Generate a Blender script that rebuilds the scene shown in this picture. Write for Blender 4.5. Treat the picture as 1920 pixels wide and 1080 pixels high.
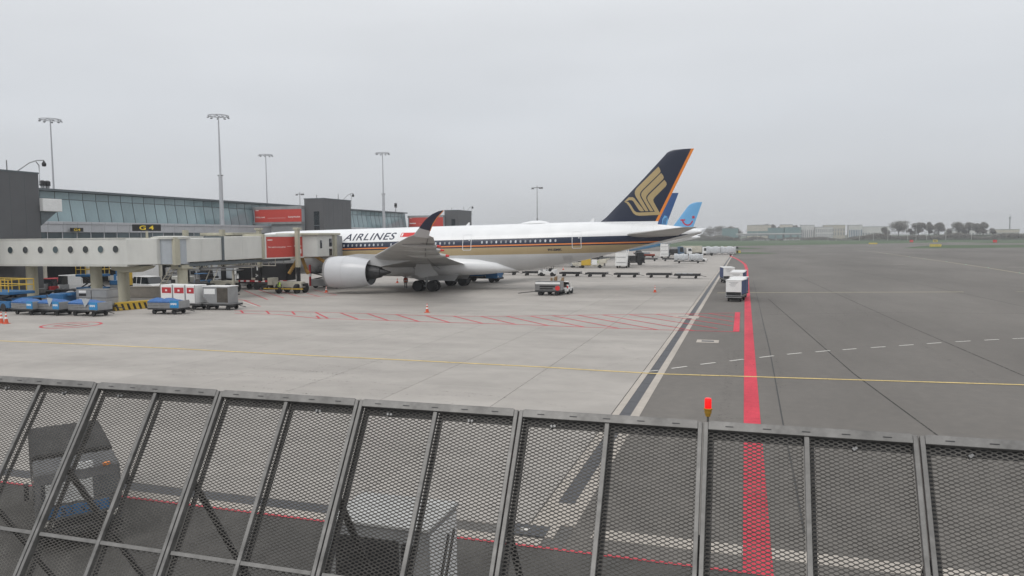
import bpy, bmesh, math, random
import numpy as np
from mathutils import Matrix, Vector
random.seed(7)
scn = bpy.context.scene
for o in list(bpy.data.objects): bpy.data.objects.remove(o, do_unlink=True)
COL = scn.collection
R = math.radians
# ------------------------------------------------------------------ camera (terminal window, 6.7 m above the apron)
FOC, ROLL, HC = 1387.0, R(.5), 6.71
def _ray(px, py):
    x = (px-960)/FOC; y = (540-py)/FOC
    return (x*math.cos(ROLL)+y*math.sin(ROLL), -x*math.sin(ROLL)+y*math.cos(ROLL), 1.0)
_v = _ray(1396, 441); PITCH = math.atan(_v[1])
def _lev(d):
    x, y, z = d
    return (x, z*math.cos(PITCH)+y*math.sin(PITCH), y*math.cos(PITCH)-z*math.sin(PITCH))
_l = _lev(_v); YAW = math.atan2(_l[0], _l[1])
def _w(d):
    l = _lev(d); c, s = math.cos(YAW), math.sin(YAW)
    return Vector((l[0]*c-l[1]*s, l[0]*s+l[1]*c, l[2]))
def ray(px, py): return _w(_ray(px, py))
def G(px, py, z=0.0):                       # pixel -> point at height z
    v = ray(px, py); t = (z-HC)/v.z; return Vector((v.x*t, v.y*t, z))
def PY(px, py, Y): v = ray(px, py); t = Y/v.y; return Vector((v.x*t, Y, HC+v.z*t))
def PX(px, py, X): v = ray(px, py); t = X/v.x; return Vector((X, v.y*t, HC+v.z*t))
def _unroll(x, y): return (x*math.cos(ROLL)+y*math.sin(ROLL), -x*math.sin(ROLL)+y*math.cos(ROLL), 0)
right, up, fwd = _w(_unroll(1, 0)), _w(_unroll(0, 1)), _w((0, 0, 1))
cd = bpy.data.cameras.new('camera'); cam = bpy.data.objects.new('camera', cd); COL.objects.link(cam)
cd.sensor_width = 36; cd.lens = FOC/1920*36; cd.clip_start = .1; cd.clip_end = 9000
M = Matrix((right, up, -fwd)).transposed().to_4x4(); M.translation = (0, 0, HC)
cam.matrix_world = M; scn.camera = cam
# ------------------------------------------------------------------ overcast sky and sun
SUN_EL, SUN_AZ = R(48), R(200)              # azimuth clockwise from +Y
wd = bpy.data.worlds.new('World'); scn.world = wd; wd.use_nodes = True
nt = wd.node_tree; nt.nodes.clear()
N = nt.nodes.new; L = nt.links.new
sky = N('ShaderNodeTexSky'); sky.sky_type = 'NISHITA'; sky.sun_disc = False
sky.sun_elevation = SUN_EL; sky.sun_rotation = SUN_AZ; sky.dust_density = 4
sc = N('ShaderNodeVectorMath'); sc.operation = 'SCALE'; sc.inputs['Scale'].default_value = .08; L(sky.outputs[0], sc.inputs[0])
tc = N('ShaderNodeTexCoord'); sp = N('ShaderNodeSeparateXYZ'); L(tc.outputs['Generated'], sp.inputs[0])
rp = N('ShaderNodeValToRGB'); L(sp.outputs['Z'], rp.inputs[0])
e = rp.color_ramp.elements; e[0].position = 0; e[0].color = (.585, .60, .618, 1); e[1].position = 1; e[1].color = (1.15, 1.16, 1.17, 1)
for p_, c_ in ((.06, (.60, .62, .65, 1)), (.16, (.66, .685, .72, 1)), (.32, (.765, .785, .81, 1))):
    q = rp.color_ramp.elements.new(p_); q.color = c_
mp = N('ShaderNodeMapping'); mp.inputs['Scale'].default_value = (1.2, 1.2, 5); L(tc.outputs['Generated'], mp.inputs[0])
nz = N('ShaderNodeTexNoise'); nz.inputs['Scale'].default_value = 1.6; nz.inputs['Detail'].default_value = 3; L(mp.outputs[0], nz.inputs[0])
mr = N('ShaderNodeMapRange'); mr.inputs['From Min'].default_value = .3; mr.inputs['From Max'].default_value = .7; mr.inputs['To Min'].default_value = .95; mr.inputs['To Max'].default_value = 1.06; L(nz.outputs[0], mr.inputs[0])
cl = N('ShaderNodeVectorMath'); cl.operation = 'SCALE'; L(rp.outputs[0], cl.inputs[0]); L(mr.outputs[0], cl.inputs['Scale'])
mx = N('ShaderNodeMix'); mx.data_type = 'RGBA'; mx.inputs[0].default_value = .93; L(sc.outputs[0], mx.inputs[6]); L(cl.outputs[0], mx.inputs[7])
bg = N('ShaderNodeBackground'); bg.inputs[1].default_value = 1.0; L(mx.outputs[2], bg.inputs[0])
wo = N('ShaderNodeOutputWorld'); L(bg.outputs[0], wo.inputs[0])
sd = bpy.data.lights.new('sun', 'SUN'); sd.energy = .8; sd.angle = R(25); sd.color = (1, .97, .93)
so = bpy.data.objects.new('sun', sd); COL.objects.link(so)
so.rotation_euler = Vector((-math.sin(SUN_AZ)*math.cos(SUN_EL), -math.cos(SUN_AZ)*math.cos(SUN_EL), -math.sin(SUN_EL))).to_track_quat('-Z', 'Y').to_euler()
vs = scn.view_settings; vs.view_transform = 'Standard'; vs.look = 'None'; vs.exposure = 0.08; vs.gamma = 1; vs.use_curve_mapping = False

# ------------------------------------------------------------------ materials
MATS = {}
def mat(name, col, rough=.6, metal=0., var=.12, scale=3., spec=.5, bump=0., pos=False, rnd=0., rough_var=.0, stretch=None, emit=None, dirt=None, worn=0):
    if name in MATS: return MATS[name]
    m = bpy.data.materials.new(name); m.use_nodes = True; t = m.node_tree; n = t.nodes; b = n['Principled BSDF']
    b.inputs['Roughness'].default_value = rough; b.inputs['Metallic'].default_value = metal
    b.inputs['Specular IOR Level'].default_value = spec
    if emit: b.inputs['Emission Color'].default_value = (*emit[0], 1); b.inputs['Emission Strength'].default_value = emit[1]
    co = n.new('ShaderNodeNewGeometry').outputs['Position'] if pos else n.new('ShaderNodeTexCoord').outputs['Object']
    if stretch:
        mm = n.new('ShaderNodeMapping'); mm.inputs['Scale'].default_value = stretch; t.links.new(co, mm.inputs[0]); co = mm.outputs[0]
    tx = n.new('ShaderNodeTexNoise'); tx.inputs['Scale'].default_value = scale; tx.inputs['Detail'].default_value = 6; tx.inputs['Roughness'].default_value = .6
    t.links.new(co, tx.inputs['Vector'])
    r = n.new('ShaderNodeMapRange'); r.inputs['From Min'].default_value = .3; r.inputs['From Max'].default_value = .7
    r.inputs['To Min'].default_value = 1-var; r.inputs['To Max'].default_value = 1+var; t.links.new(tx.outputs[0], r.inputs[0])
    f = r.outputs[0]
    if rnd:
        oi = n.new('ShaderNodeObjectInfo'); r2 = n.new('ShaderNodeMapRange'); r2.inputs['To Min'].default_value = 1-rnd; r2.inputs['To Max'].default_value = 1+rnd
        t.links.new(oi.outputs['Random'], r2.inputs[0]); mu = n.new('ShaderNodeMath'); mu.operation = 'MULTIPLY'
        t.links.new(f, mu.inputs[0]); t.links.new(r2.outputs[0], mu.inputs[1]); f = mu.outputs[0]
    if dirt:                                   # (scale, stretch, strength): broad blotches of wear
        d = n.new('ShaderNodeTexNoise'); d.inputs['Scale'].default_value = dirt[0]; d.inputs['Detail'].default_value = 8; d.inputs['Roughness'].default_value = .65
        dm = n.new('ShaderNodeMapping'); dm.inputs['Scale'].default_value = dirt[1]; t.links.new(co, dm.inputs[0]); t.links.new(dm.outputs[0], d.inputs['Vector'])
        r3 = n.new('ShaderNodeMapRange'); r3.inputs['From Min'].default_value = .35; r3.inputs['From Max'].default_value = .75; r3.inputs['To Min'].default_value = 1+dirt[2]*.4; r3.inputs['To Max'].default_value = 1-dirt[2]
        t.links.new(d.outputs[0], r3.inputs[0]); mu = n.new('ShaderNodeMath'); mu.operation = 'MULTIPLY'
        t.links.new(f, mu.inputs[0]); t.links.new(r3.outputs[0], mu.inputs[1]); f = mu.outputs[0]
    v = n.new('ShaderNodeVectorMath'); v.operation = 'SCALE'; v.inputs[0].default_value = col[:3]; t.links.new(f, v.inputs['Scale'])
    t.links.new(v.outputs[0], b.inputs['Base Color'])
    if rough_var:
        r4 = n.new('ShaderNodeMapRange'); r4.inputs['From Min'].default_value = .3; r4.inputs['From Max'].default_value = .7
        r4.inputs['To Min'].default_value = rough-rough_var; r4.inputs['To Max'].default_value = min(1, rough+rough_var)
        t.links.new(tx.outputs[0], r4.inputs[0]); t.links.new(r4.outputs[0], b.inputs['Roughness'])
    if bump:
        bp = n.new('ShaderNodeBump'); bp.inputs['Strength'].default_value = bump; bp.inputs['Distance'].default_value = .02
        t.links.new(tx.outputs[0], bp.inputs['Height']); t.links.new(bp.outputs[0], b.inputs['Normal'])
    if worn:                                   # paint worn through in flecks: the surface below shows
        wn = n.new('ShaderNodeTexNoise'); wn.inputs['Scale'].default_value = 7; wn.inputs['Detail'].default_value = 9; wn.inputs['Roughness'].default_value = .75; t.links.new(co, wn.inputs['Vector'])
        wr = n.new('ShaderNodeMapRange'); wr.inputs['From Min'].default_value = .30+.4*worn-.06; wr.inputs['From Max'].default_value = .30+.4*worn+.06; t.links.new(wn.outputs[0], wr.inputs[0])
        tr_ = n.new('ShaderNodeBsdfTransparent'); ms = n.new('ShaderNodeMixShader'); t.links.new(wr.outputs[0], ms.inputs[0]); t.links.new(tr_.outputs[0], ms.inputs[1]); t.links.new(b.outputs[0], ms.inputs[2]); t.links.new(ms.outputs[0], n['Material Output'].inputs['Surface'])
    MATS[name] = m; return m
K = {}
def km(k, *a, **kw): K[k] = mat(k, *a, **kw)
km('concrete', (.378, .354, .328), .8, spec=.25, var=.06, scale=1.1, pos=True, rnd=.035, dirt=(.12, (1, 2.2, 1), .2), rough_var=.1)
km('joint', (.13, .125, .12), .9, pos=True)
km('scuff', (.05, .05, .05), .85, spec=.2, pos=True, worn=.80)
km('crack', (.055, .053, .05), .9, spec=.2, pos=True, worn=.45)
km('beam', (.43, .39, .345), .8, var=.08, pos=True, dirt=(.5, (1, .3, 1), .2))
km('asphalt', (.158, .147, .135), .85, spec=.25, var=.12, scale=2.0, pos=True, dirt=(.06, (1, .3, 1), .34), rough_var=.1)
km('road', (.085, .082, .078), .85, spec=.2, var=.12, scale=2.5, pos=True, dirt=(.2, (.4, 1, 1), .2))
km('grate', (.07, .072, .08), .5, .3, var=.1, pos=True)
km('seam', (.05, .05, .05), .8, pos=True)
km('grass', (.046, .086, .028), .9, var=.2, scale=.06, pos=True, dirt=(.02, (1, 1, 1), .25))
km('bankgrass', (.040, .052, .028), .9, var=.25, scale=.1, pos=True)
km('redpaint', (.58, .045, .075), .65, spec=.2, worn=.12, var=.08, scale=4, pos=True, dirt=(.5, (1, .3, 1), .3))
km('redworn', (.52, .065, .085), .65, spec=.2, worn=.2, var=.2, scale=6, pos=True, dirt=(.8, (1, 1, 1), .35))
km('yellowpaint', (.66, .50, .20), .6, spec=.2, worn=.2, var=.15, scale=4, pos=True, dirt=(.6, (1, 1, 1), .25))
km('paleyellow', (.50, .45, .28), .6, var=.15, scale=4, pos=True)
km('whitepaint', (.62, .60, .56), .6, spec=.2, worn=.22, var=.1, scale=4, pos=True)
km('white', (.78, .78, .77), .4, var=.04, scale=1.5, dirt=(.8, (1, 1, 1), .1))
km('planewhite', (.80, .81, .82), .28, var=.02, scale=.6)
km('planegrey', (.46, .465, .47), .35, var=.06, scale=.8, dirt=(.4, (1, 1, 1), .15))
km('wingunder', (.40, .395, .385), .4, var=.08, scale=.9, dirt=(.5, (.4, 1, 1), .22))
km('nacelle', (.56, .57, .59), .25, var=.03, scale=.8)
km('navy', (.012, .02, .048), .3, var=.05)
km('gold', (.36, .27, .14), .35, .1, var=.04)
km('orange', (.75, .24, .05), .4, var=.05)
km('fingold', (.42, .32, .16), .35, var=.03)
km('redtip', (.60, .03, .03), .5)
km('doorline', (.68, .69, .70), .4)
km('cabinwin', (.42, .44, .47), .25, rnd=.45)
km('darkmetal', (.05, .05, .052), .5, .5, var=.2)
km('midmetal', (.22, .22, .22), .45, .6, var=.2)
km('greymetal', (.33, .335, .34), .5, .3, var=.15, dirt=(1.5, (1, 1, 1), .25))
km('galv', (.20, .195, .188), .5, .45, var=.22, scale=9, dirt=(1.2, (1, 1, 1), .35), bump=.15)
km('flange', (.05, .05, .052), .6, .3, var=.3, scale=5)
km('mesh', (.15, .142, .132), .55, .3, rnd=.22, var=.25, scale=6, dirt=(.9, (1, 1, 1), .35))
km('rubber', (.022, .022, .023), .8, var=.2)
km('tower', (.105, .107, .112), .55, .2, var=.05, scale=.5)
km('glass', (.25, .34, .36), .10, var=.12, scale=.35, spec=.7, rnd=.14)
km('glasslow', (.05, .075, .085), .12, var=.15, scale=.6, spec=.7, rnd=.4)
km('darkglass', (.02, .024, .028), .08, spec=.8)
km('mullion', (.12, .14, .15), .5, .3)
km('fascia', (.46, .47, .49), .5, .2, var=.04, rnd=.05)
km('bridge', (.62, .62, .585), .55, var=.03, scale=.8, dirt=(.5, (1, 1, .3), .12))
km('bridge2', (.54, .54, .50), .55, var=.04, dirt=(.5, (1, 1, .3), .14))
km('beige', (.44, .42, .33), .6, var=.06, dirt=(.6, (1, 1, .3), .15))
km('bluegrey', (.40, .43, .46), .5, var=.04)
km('adred', (.52, .06, .045), .45, var=.03)
km('adtext', (.80, .68, .66), .5)
km('signblack', (.012, .012, .013), .5)
km('signyellow', (.75, .55, .04), .5)
km('signfar', (.55, .44, .10), .6, var=.15)
km('cabroof', (.42, .42, .41), .6, var=.15)
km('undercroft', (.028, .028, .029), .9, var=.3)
km('blue', (.022, .13, .30), .5, var=.15, scale=4, dirt=(2, (1, 1, 1), .25))
km('tarp', (.03, .12, .33), .6, var=.3, scale=6, bump=.6)
km('signblue', (.02, .22, .48), .45)
km('yellow', (.56, .37, .04), .5, var=.1)
km('safety_orange', (.62, .10, .045), .6, var=.15)
km('hoseyellow', (.52, .30, .07), .6, var=.15)
km('curtain', (.06, .085, .18), .7, var=.2)
km('cream', (.55, .52, .44), .6, var=.08, dirt=(1, (1, 1, 1), .2))
km('black', (.012, .012, .014), .6, var=.2)
km('redwhite', (.45, .03, .04), .5)
km('vest', (.50, .75, .06), .6)
km('cloth_dark', (.02, .022, .03), .8)
km('skin', (.42, .26, .19), .5)
km('hair', (.03, .02, .015), .6)
km('wood', (.33, .21, .11), .7, var=.2)
km('plastic_wrap', (.52, .54, .56), .35, var=.25, scale=3, bump=.5)
km('lamp', (.55, .53, .48), .3)
km('tailblue', (.025, .085, .24), .35, var=.05)
km('skyblue', (.14, .40, .70), .35, var=.03)
km('tuired', (.50, .02, .05), .4)
km('bark', (.075, .066, .056), .9, var=.3)
km('twig', (.155, .143, .122), .9, var=.35, scale=.3)
km('twiggreen', (.10, .11, .075), .9, var=.35, scale=.3)
km('farwhite', (.58, .58, .56), .6, var=.06, scale=.1)
km('farcream', (.50, .47, .40), .6, var=.06, scale=.1)
km('farteal', (.17, .27, .27), .3, var=.1, scale=.1)
km('farblue', (.08, .14, .22), .4)
km('fargrey', (.27, .28, .29), .6)
km('redlens', (.6, .01, .01), .25, emit=((1., .01, .012), .6))
km('greenlens', (.1, .5, .3), .3, emit=((.3, 1., .6), .6))
km('lampbase', (.34, .19, .02), .5, var=.2)

# ------------------------------------------------------------------ mesh helpers
class MB:
    def __init__(s): s.v = []; s.f = []; s.m = []
    def add(s, vs, fs, mi=0):
        b = len(s.v); s.v += [tuple(v) for v in vs]; s.f += [tuple(i+b for i in f) for f in fs]; s.m += [mi]*len(fs); return s
    def box(s, c, d, rz=0, mi=0, ry=0):
        M_ = Matrix.Rotation(rz, 3, 'Z') @ Matrix.Rotation(ry, 3, 'Y'); c = Vector(c)
        vs = [c+M_ @ Vector((x*d[0]/2, y*d[1]/2, z*d[2]/2)) for x in (-1, 1) for y in (-1, 1) for z in (-1, 1)]
        return s.add(vs, [(0, 1, 3, 2), (4, 6, 7, 5), (0, 4, 5, 1), (2, 3, 7, 6), (0, 2, 6, 4), (1, 5, 7, 3)], mi)
    def b2(s, a, b, mi=0): return s.box([(a[i]+b[i])/2 for i in range(3)], [abs(b[i]-a[i]) for i in range(3)], 0, mi)
    def prism(s, poly, ax, lo, hi, mi=0):     # polygon in the plane normal to axis ax
        def P(p, t): q = list(p); q.insert(ax, t); return q
        n = len(poly); vs = [P(p, lo) for p in poly]+[P(p, hi) for p in poly]
        fs = [tuple(range(n))[::-1], tuple(range(n, 2*n))]+[(i, (i+1) % n, n+(i+1) % n, n+i) for i in range(n)]
        return s.add(vs, fs, mi)
    def loft(s, rings, caps=True, mi=0, closed=True):
        n = len(rings[0]); b = [v for r in rings for v in r]; fs = []
        for k in range(len(rings)-1):
            for i in range(n if closed else n-1):
                j = (i+1) % n; fs.append((k*n+i, k*n+j, (k+1)*n+j, (k+1)*n+i))
        if caps and closed: fs += [tuple(range(n))[::-1], tuple(range((len(rings)-1)*n, len(rings)*n))]
        return s.add(b, fs, mi)
    def tube(s, pts, r, n=8, mi=0, r1=None):
        pts = [Vector(p) for p in pts]; rings = []
        for i, p in enumerate(pts):
            d = (pts[min(i+1, len(pts)-1)]-pts[max(i-1, 0)]).normalized()
            a = d.orthogonal().normalized() if abs(d.z) < .99 else Vector((1, 0, 0))
            if abs(d.z) < .99: a = d.cross(Vector((0, 0, 1))).normalized()
            c = d.cross(a); rr = r if r1 is None else r+(r1-r)*i/(len(pts)-1)
            rings.append([p+(a*math.cos(2*math.pi*k/n)+c*math.sin(2*math.pi*k/n))*rr for k in range(n)])
        return s.loft(rings, True, mi)
    def lathe(s, prof, ax=0, c=(0, 0, 0), n=24, mi=0, caps=True):   # prof: (t, r) along axis
        rings = []
        for t_, r in prof:
            ring = []
            for k in range(n):
                a = 2*math.pi*k/n; q = [r*math.cos(a), r*math.sin(a)]; q.insert(ax, t_)
                ring.append(Vector(c)+Vector(q))
            rings.append(ring)
        return s.loft(rings, caps, mi)
    def mesh(s, name, mats, smooth=False, bevel=0):
        me = bpy.data.meshes.new(name); me.from_pydata(s.v, [], s.f)
        bm = bmesh.new(); bm.from_mesh(me)
        for f, i in zip(bm.faces, s.m): f.material_index = i
        if not getattr(s, 'sheet', False): bmesh.ops.recalc_face_normals(bm, faces=bm.faces)
        if bevel: bmesh.ops.bevel(bm, geom=bm.edges[:], offset=bevel, segments=1, affect='EDGES', clamp_overlap=True)
        bm.to_mesh(me); bm.free()
        for m in (mats if isinstance(mats, (list, tuple)) else [mats]): me.materials.append(K[m] if isinstance(m, str) else m)
        if smooth:
            me.polygons.foreach_set('use_smooth', [True]*len(me.polygons))
            try: me.set_sharp_from_angle(angle=R(40))
            except Exception: pass
        return me
    def build(s, name, mats, parent=None, smooth=False, bevel=0):
        return link(name, s.mesh(name, mats, smooth, bevel), parent)
def link(name, me, parent=None):
    o = bpy.data.objects.new(name, me); COL.objects.link(o)
    if parent is not None: o.parent = parent
    return o
def tag(o, label=None, cat=None, group=None, kind=None):
    for k, v in (('label', label), ('category', cat), ('group', group), ('kind', kind)):
        if v: o[k] = v
    return o
def thing(name, label, cat, loc=(0, 0, 0), rz=0, group=None):
    o = bpy.data.objects.new(name, None); o.empty_display_size = .3; COL.objects.link(o)
    o.location = loc; o.rotation_euler = (0, 0, rz); return tag(o, label, cat, group)
def struct(name, mb, m, parent=None):
    o = mb.build(name, m, parent)
    if parent is None: o['kind'] = 'structure'
    return o
def sheet(pts, z):                            # flat polygon facing up
    m = MB(); m.sheet = True
    a = sum(p[0]*q[1]-q[0]*p[1] for p, q in zip(pts, pts[1:]+pts[:1]))
    if a < 0: pts = pts[::-1]
    return m.add([(p[0], p[1], z) for p in pts], [tuple(range(len(pts)))])
def strip(mb, pts, wd_, z):                   # painted line of width wd_ along ground points
    pts = [Vector((p[0], p[1])) for p in pts]; l = []; r = []
    for i, p in enumerate(pts):
        d = (pts[min(i+1, len(pts)-1)]-pts[max(i-1, 0)]).normalized(); n = Vector((-d.y, d.x))
        l.append(p+n*wd_/2); r.append(p-n*wd_/2)
    n = len(pts); mb.sheet = True
    return mb.add([(*p, z) for p in l]+[(*p, z) for p in r], [(n+i, n+i+1, i+1, i) for i in range(n-1)])
def text_mesh(body, shear=0, bold=0, space=1.0):
    cu = bpy.data.curves.new('lettering', 'FONT'); cu.body = body; cu.size = 1; cu.shear = shear; cu.offset = bold; cu.space_character = space; cu.resolution_u = 4
    ob = bpy.data.objects.new('lettering', cu); COL.objects.link(ob); bpy.context.view_layer.update()
    me = bpy.data.meshes.new_from_object(ob.evaluated_get(bpy.context.evaluated_depsgraph_get()))
    bpy.data.objects.remove(ob, do_unlink=True)
    vs = [v.co.copy() for v in me.vertices]; fs = [tuple(p.vertices) for p in me.polygons]
    x0 = min(v.x for v in vs); x1 = max(v.x for v in vs); y0 = min(v.y for v in vs); y1 = max(v.y for v in vs)
    return [((v.x-x0)/(x1-x0), (v.y-y0)/(y1-y0)) for v in vs], fs
def lettering(body, fn, m, parent, name='lettering', **kw):   # fn maps (u, v) in 0..1 to a point
    vs, fs = text_mesh(body, **kw); mb = MB(); mb.sheet = True; mb.add([fn(u, v) for u, v in vs], fs)
    return mb.build(name, m, parent)
def drape(polys, surf, m, name, parent, grid=.35, uv=None):   # flat polygons (x, z) cut on a grid and laid on a surface
    bm = bmesh.new()
    for vs, fs in polys:
        bv = [bm.verts.new((x, 0, z)) for x, z in vs]
        for f in fs:
            try: bm.faces.new([bv[i] for i in f])
            except ValueError: pass
    bm.normal_update(); bmesh.ops.triangulate(bm, faces=bm.faces[:])
    for ax in (0, 2):
        lo = min(v.co[ax] for v in bm.verts); hi = max(v.co[ax] for v in bm.verts); k = math.floor(lo/grid)+1
        while k*grid < hi:
            no = [0, 0, 0]; no[ax] = 1; co = [0, 0, 0]; co[ax] = k*grid
            bmesh.ops.bisect_plane(bm, geom=bm.verts[:]+bm.edges[:]+bm.faces[:], plane_co=co, plane_no=no); k += 1
    for v in bm.verts: v.co.y = surf(v.co.x, v.co.z)
    bm.normal_update()
    fl = [f for f in bm.faces if f.normal.y > 0]
    if fl: bmesh.ops.reverse_faces(bm, faces=fl)
    me = bpy.data.meshes.new(name); bm.to_mesh(me); bm.free(); me.materials.append(K[m]); return link(name, me, parent)
def copy_tree(o, parent=None):
    c = o.copy(); COL.objects.link(c); c.parent = parent
    for ch in [q for q in o.children]: copy_tree(ch, c)
    return c
_WH = {}
def wheel(parent, x, y, r, w, axle='y'):
    key = (round(r, 3), round(w, 3))
    if key not in _WH:
        a = MB().lathe([(-w/2, r*.55), (-w/2, r*.9), (-w*.35, r), (w*.35, r), (w/2, r*.9), (w/2, r*.55)], 1, n=20).mesh('tyre', 'rubber', True)
        b = MB().lathe([(-w*.44, r*.2), (-w*.44, r*.56), (w*.44, r*.56), (w*.44, r*.2)], 1, n=14).mesh('rim', 'midmetal')
        _WH[key] = (a, b)
    t = link('wheel', _WH[key][0], parent); t.location = (x, y, r); link('rim', _WH[key][1], t); return t
# ================================================================== GROUND
XA, XB = -4.73, -3.67                                   # drain between concrete apron and asphalt
struct('grass_field', sheet([(-4000, -200), (5000, -200), (5000, 6500), (-4000, 6500)], -.10), 'grass')
g = lambda *p: tuple(G(*p)[:2])
struct('asphalt_taxiway', sheet([(XB, 15.0), (900, 15.0), (900, 1000), g(1900, 453), g(1760, 454.6), g(1600, 457.6), g(1450, 460), g(1320, 462.4), (-500, 430), (-500, 331), (XB, 331)], -.004), 'asphalt')
struct('service_road', sheet([(-400, -60), (900, -60), (900, 15.0), (-400, 15.0)], -.006), 'road')
ap = struct('apron', sheet([(-128, 15.0), (XB, 15.0), (XB, 331), (-128, 331)], -.03), 'joint')
SW, SL = 4.83, 5.0
slab_me = MB().box((0, 0, -.05), (SW-.022, SL-.014, .1)).mesh('slab', 'concrete', bevel=.006)
cells = []
for i in range(25):
    for j in range(63):
        x = XA-SW*(i+.5); y = 16.05+SL*(j+.5)
        cells.append((x, y))
def inview(x, y):
    d = math.atan2(-x, y); return -.3 < math.degrees(d)+17.44-17.44 < 54
cells.sort(key=lambda c: c[0]**2+c[1]**2)
vis = [c for c in cells if inview(*c) and c[1] > 17][:300]; vs_ = set(vis); far_mb = MB()
for c in cells:
    if c in vs_: o = link('slab', slab_me, ap); o.location = (c[0], c[1], 0)
    else: far_mb.box((c[0], c[1], -.05), (SW-.022, SL-.014, .1))
tag(far_mb.build('slab_field', 'concrete', ap), kind='stuff')
far_s = struct('far_apron', sheet([(-400, 331), (-128, 331), (-128, 15), (-400, 15)], -.008), 'asphalt')
dr = MB()
dr.b2((XA+.03, 17.8, -.1), (-4.43, 61.6, .0)).b2((XA+.03, 63.4, -.1), (-4.43, 331, .0)).b2((-4.0, 16.4, -.1), (XB, 61.6, .003)).b2((-4.0, 63.4, -.1), (XB, 331, .003)).b2((XA+.03, 15.62, -.1), (-4.0, 17.8, .001))
dr.b2((-5.6, 61.6, -.1), (-3.5, 63.4, .006)).b2((-3.2, 15.84, -.1), (60, 16.4, .004)).b2((-120, 15.08, -.1), (-4.2, 15.5, .002))
struct('drain_kerb', dr, 'beam')
gt = MB()
y = 17.8
while y < 330:
    if not 61 < y < 63.3: gt.b2((-4.425, y, -.1), (-4.005, min(y+1.98, 330), -.012))
    y += 2.0
gt.b2((-120, 15.5, -.1), (-9.6, 16.04, -.008)).b2((-5.2, 62.35, -.05), (-4.3, 62.65, .009))
struct('drain_grate', gt, 'grate')
# painted markings
Z1 = .006
m = MB(); strip(m, [(.34, 15.0), (.36, 60), (.39, 99), (.43, 130), (.48, 155), (.2, 178), (-.8, 200), (-2.0, 220), (-3.2, 236), (-4.4, 252)], .58, Z1); struct('red_boundary_line', m, 'redpaint')
m = MB(); strip(m, [(-120, 15.05), (-4.2, 15.05), (.05, 15.04)], .11, .008); struct('red_road_edge_line', m, 'redworn')
Q = [(-40, 637.5), (0, 639.3), (166.7, 646), (333, 654), (500, 662.7), (640, 669.6), (712, 673), (864.6, 680.6), (1027.5, 688.9), (1100, 693.5), (1204.6, 699.4), (1244, 701.5), (1395, 706), (1500, 709.3), (1700, 715.3), (1920, 721.8), (2000, 724)]
m = MB(); strip(m, [G(*p) for p in Q], .2, .011); struct('yellow_lead_line', m, 'yellowpaint')
m = MB()
for a, b in (((1205, 697.4), (1234, 694.8)), ((1259, 691), (1288, 687.2)), ((1313.6, 683.4), (1341.5, 680)), ((1368, 677), (1394, 673.8)), ((1424, 670.5), (1451, 667.2)), ((1476, 664.5), (1503, 661.8)), ((1529, 660), (1556, 657.5)), ((1580, 656), (1606, 653.9)), ((1633, 652), (1660, 650.2)), ((1686, 648.3), (1713, 646.5)), ((1738, 644.5), (1765, 642.7)), ((1792, 641), (1820, 639.4)), ((1846, 638), (1873, 636.5)), ((1899, 635.3), (1925, 634))):
    strip(m, [G(*a), G(*b)], .15, .010)
struct('white_dash_line', m, 'whitepaint')
m = MB(); W_ = .19
T = [(440, 582.5), (560, 584.5), (638, 586.6), (720, 589), (794, 591.7), (850, 592.8), (902, 593.2), (992, 592.6), (1084, 591), (1173, 589.9), (1285, 588.4), (1376, 586.8)]
Bq = [(440, 587.5), (520, 589.5), (599, 597.4), (671.6, 599), (726.5, 601), (785, 602.9), (843, 604.8), (905, 606.5), (967, 608.3), (1027.5, 610.6), (1095, 613.4), (1160, 615.8), (1233, 618.3), (1378, 622)]
strip(m, [G(*p) for p in T], W_, Z1); strip(m, [G(*p) for p in Bq], W_, Z1)
HL = [((592, 586), (615, 597)), ((638, 586.7), (671.6, 598.8)), ((689, 588.3), (728, 601)), ((742, 589.6), (785, 602.8)), ((797, 591.7), (843, 604.7)), ((850, 592.8), (905, 606.4)), ((902, 593.4), (967, 608.2)), ((950, 593), (1027.5, 610.4)), ((994, 592.6), (1095, 613.3)), ((1036, 592), (1160, 615.6)), ((1084, 591.2), (1233, 618.2)), ((1130, 590.6), (1300, 619.8)), ((1180, 590), (1345, 616)), ((1230, 589.2), (1372, 611)), ((1285, 588.4), (1374, 603)), ((1330, 588), (1376, 595))]
HL += [((451, 582), (456, 587)), ((499, 583), (505, 588.5)), ((547, 584), (553, 590)), ((593, 592), (599, 597))]
for a, b in HL: strip(m, [G(*a), G(*b)], W_, Z1+.002)
struct('red_hatched_zone', m, 'redworn')
m = MB(); strip(m, [G(1383, 585.5), G(1380.5, 622)], .42, .012); struct('red_stop_bar', m, 'redpaint')
m = MB()
for a, b in (((458, 544.5), (502, 562)), ((485.5, 543.3), (532, 559)), ((524.5, 545.5), (561, 556.2)), ((575.5, 550), (600, 556.2)), ((586.7, 543.5), (632, 553.5)), ((561, 556.4), (600, 556)), ((600, 556), (632, 553.4)), ((458, 563.5), (488, 574.6)), ((441, 561), (470, 564.5))): strip(m, [G(*a), G(*b)], .16, Z1)
struct('red_stand_hatching', m, 'redworn')
m = MB(); strip(m, [G(455, 565.7), G(482, 574.6)], .16, .009); struct('white_stand_line', m, 'whitepaint')
m = MB(); cc = G(134, 609.5)
strip(m, [(cc.x+2.1*math.cos(a/32*2*math.pi), cc.y+2.1*math.sin(a/32*2*math.pi)) for a in range(33)], .22, Z1)
strip(m, [(cc.x-.8, cc.y-.9), (cc.x+.8, cc.y-.9), (cc.x+.8, cc.y+.9), (cc.x-.8, cc.y+.9), (cc.x-.8, cc.y-.9)], .2, .009)
struct('red_hydrant_circle', m, 'redworn')
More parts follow.
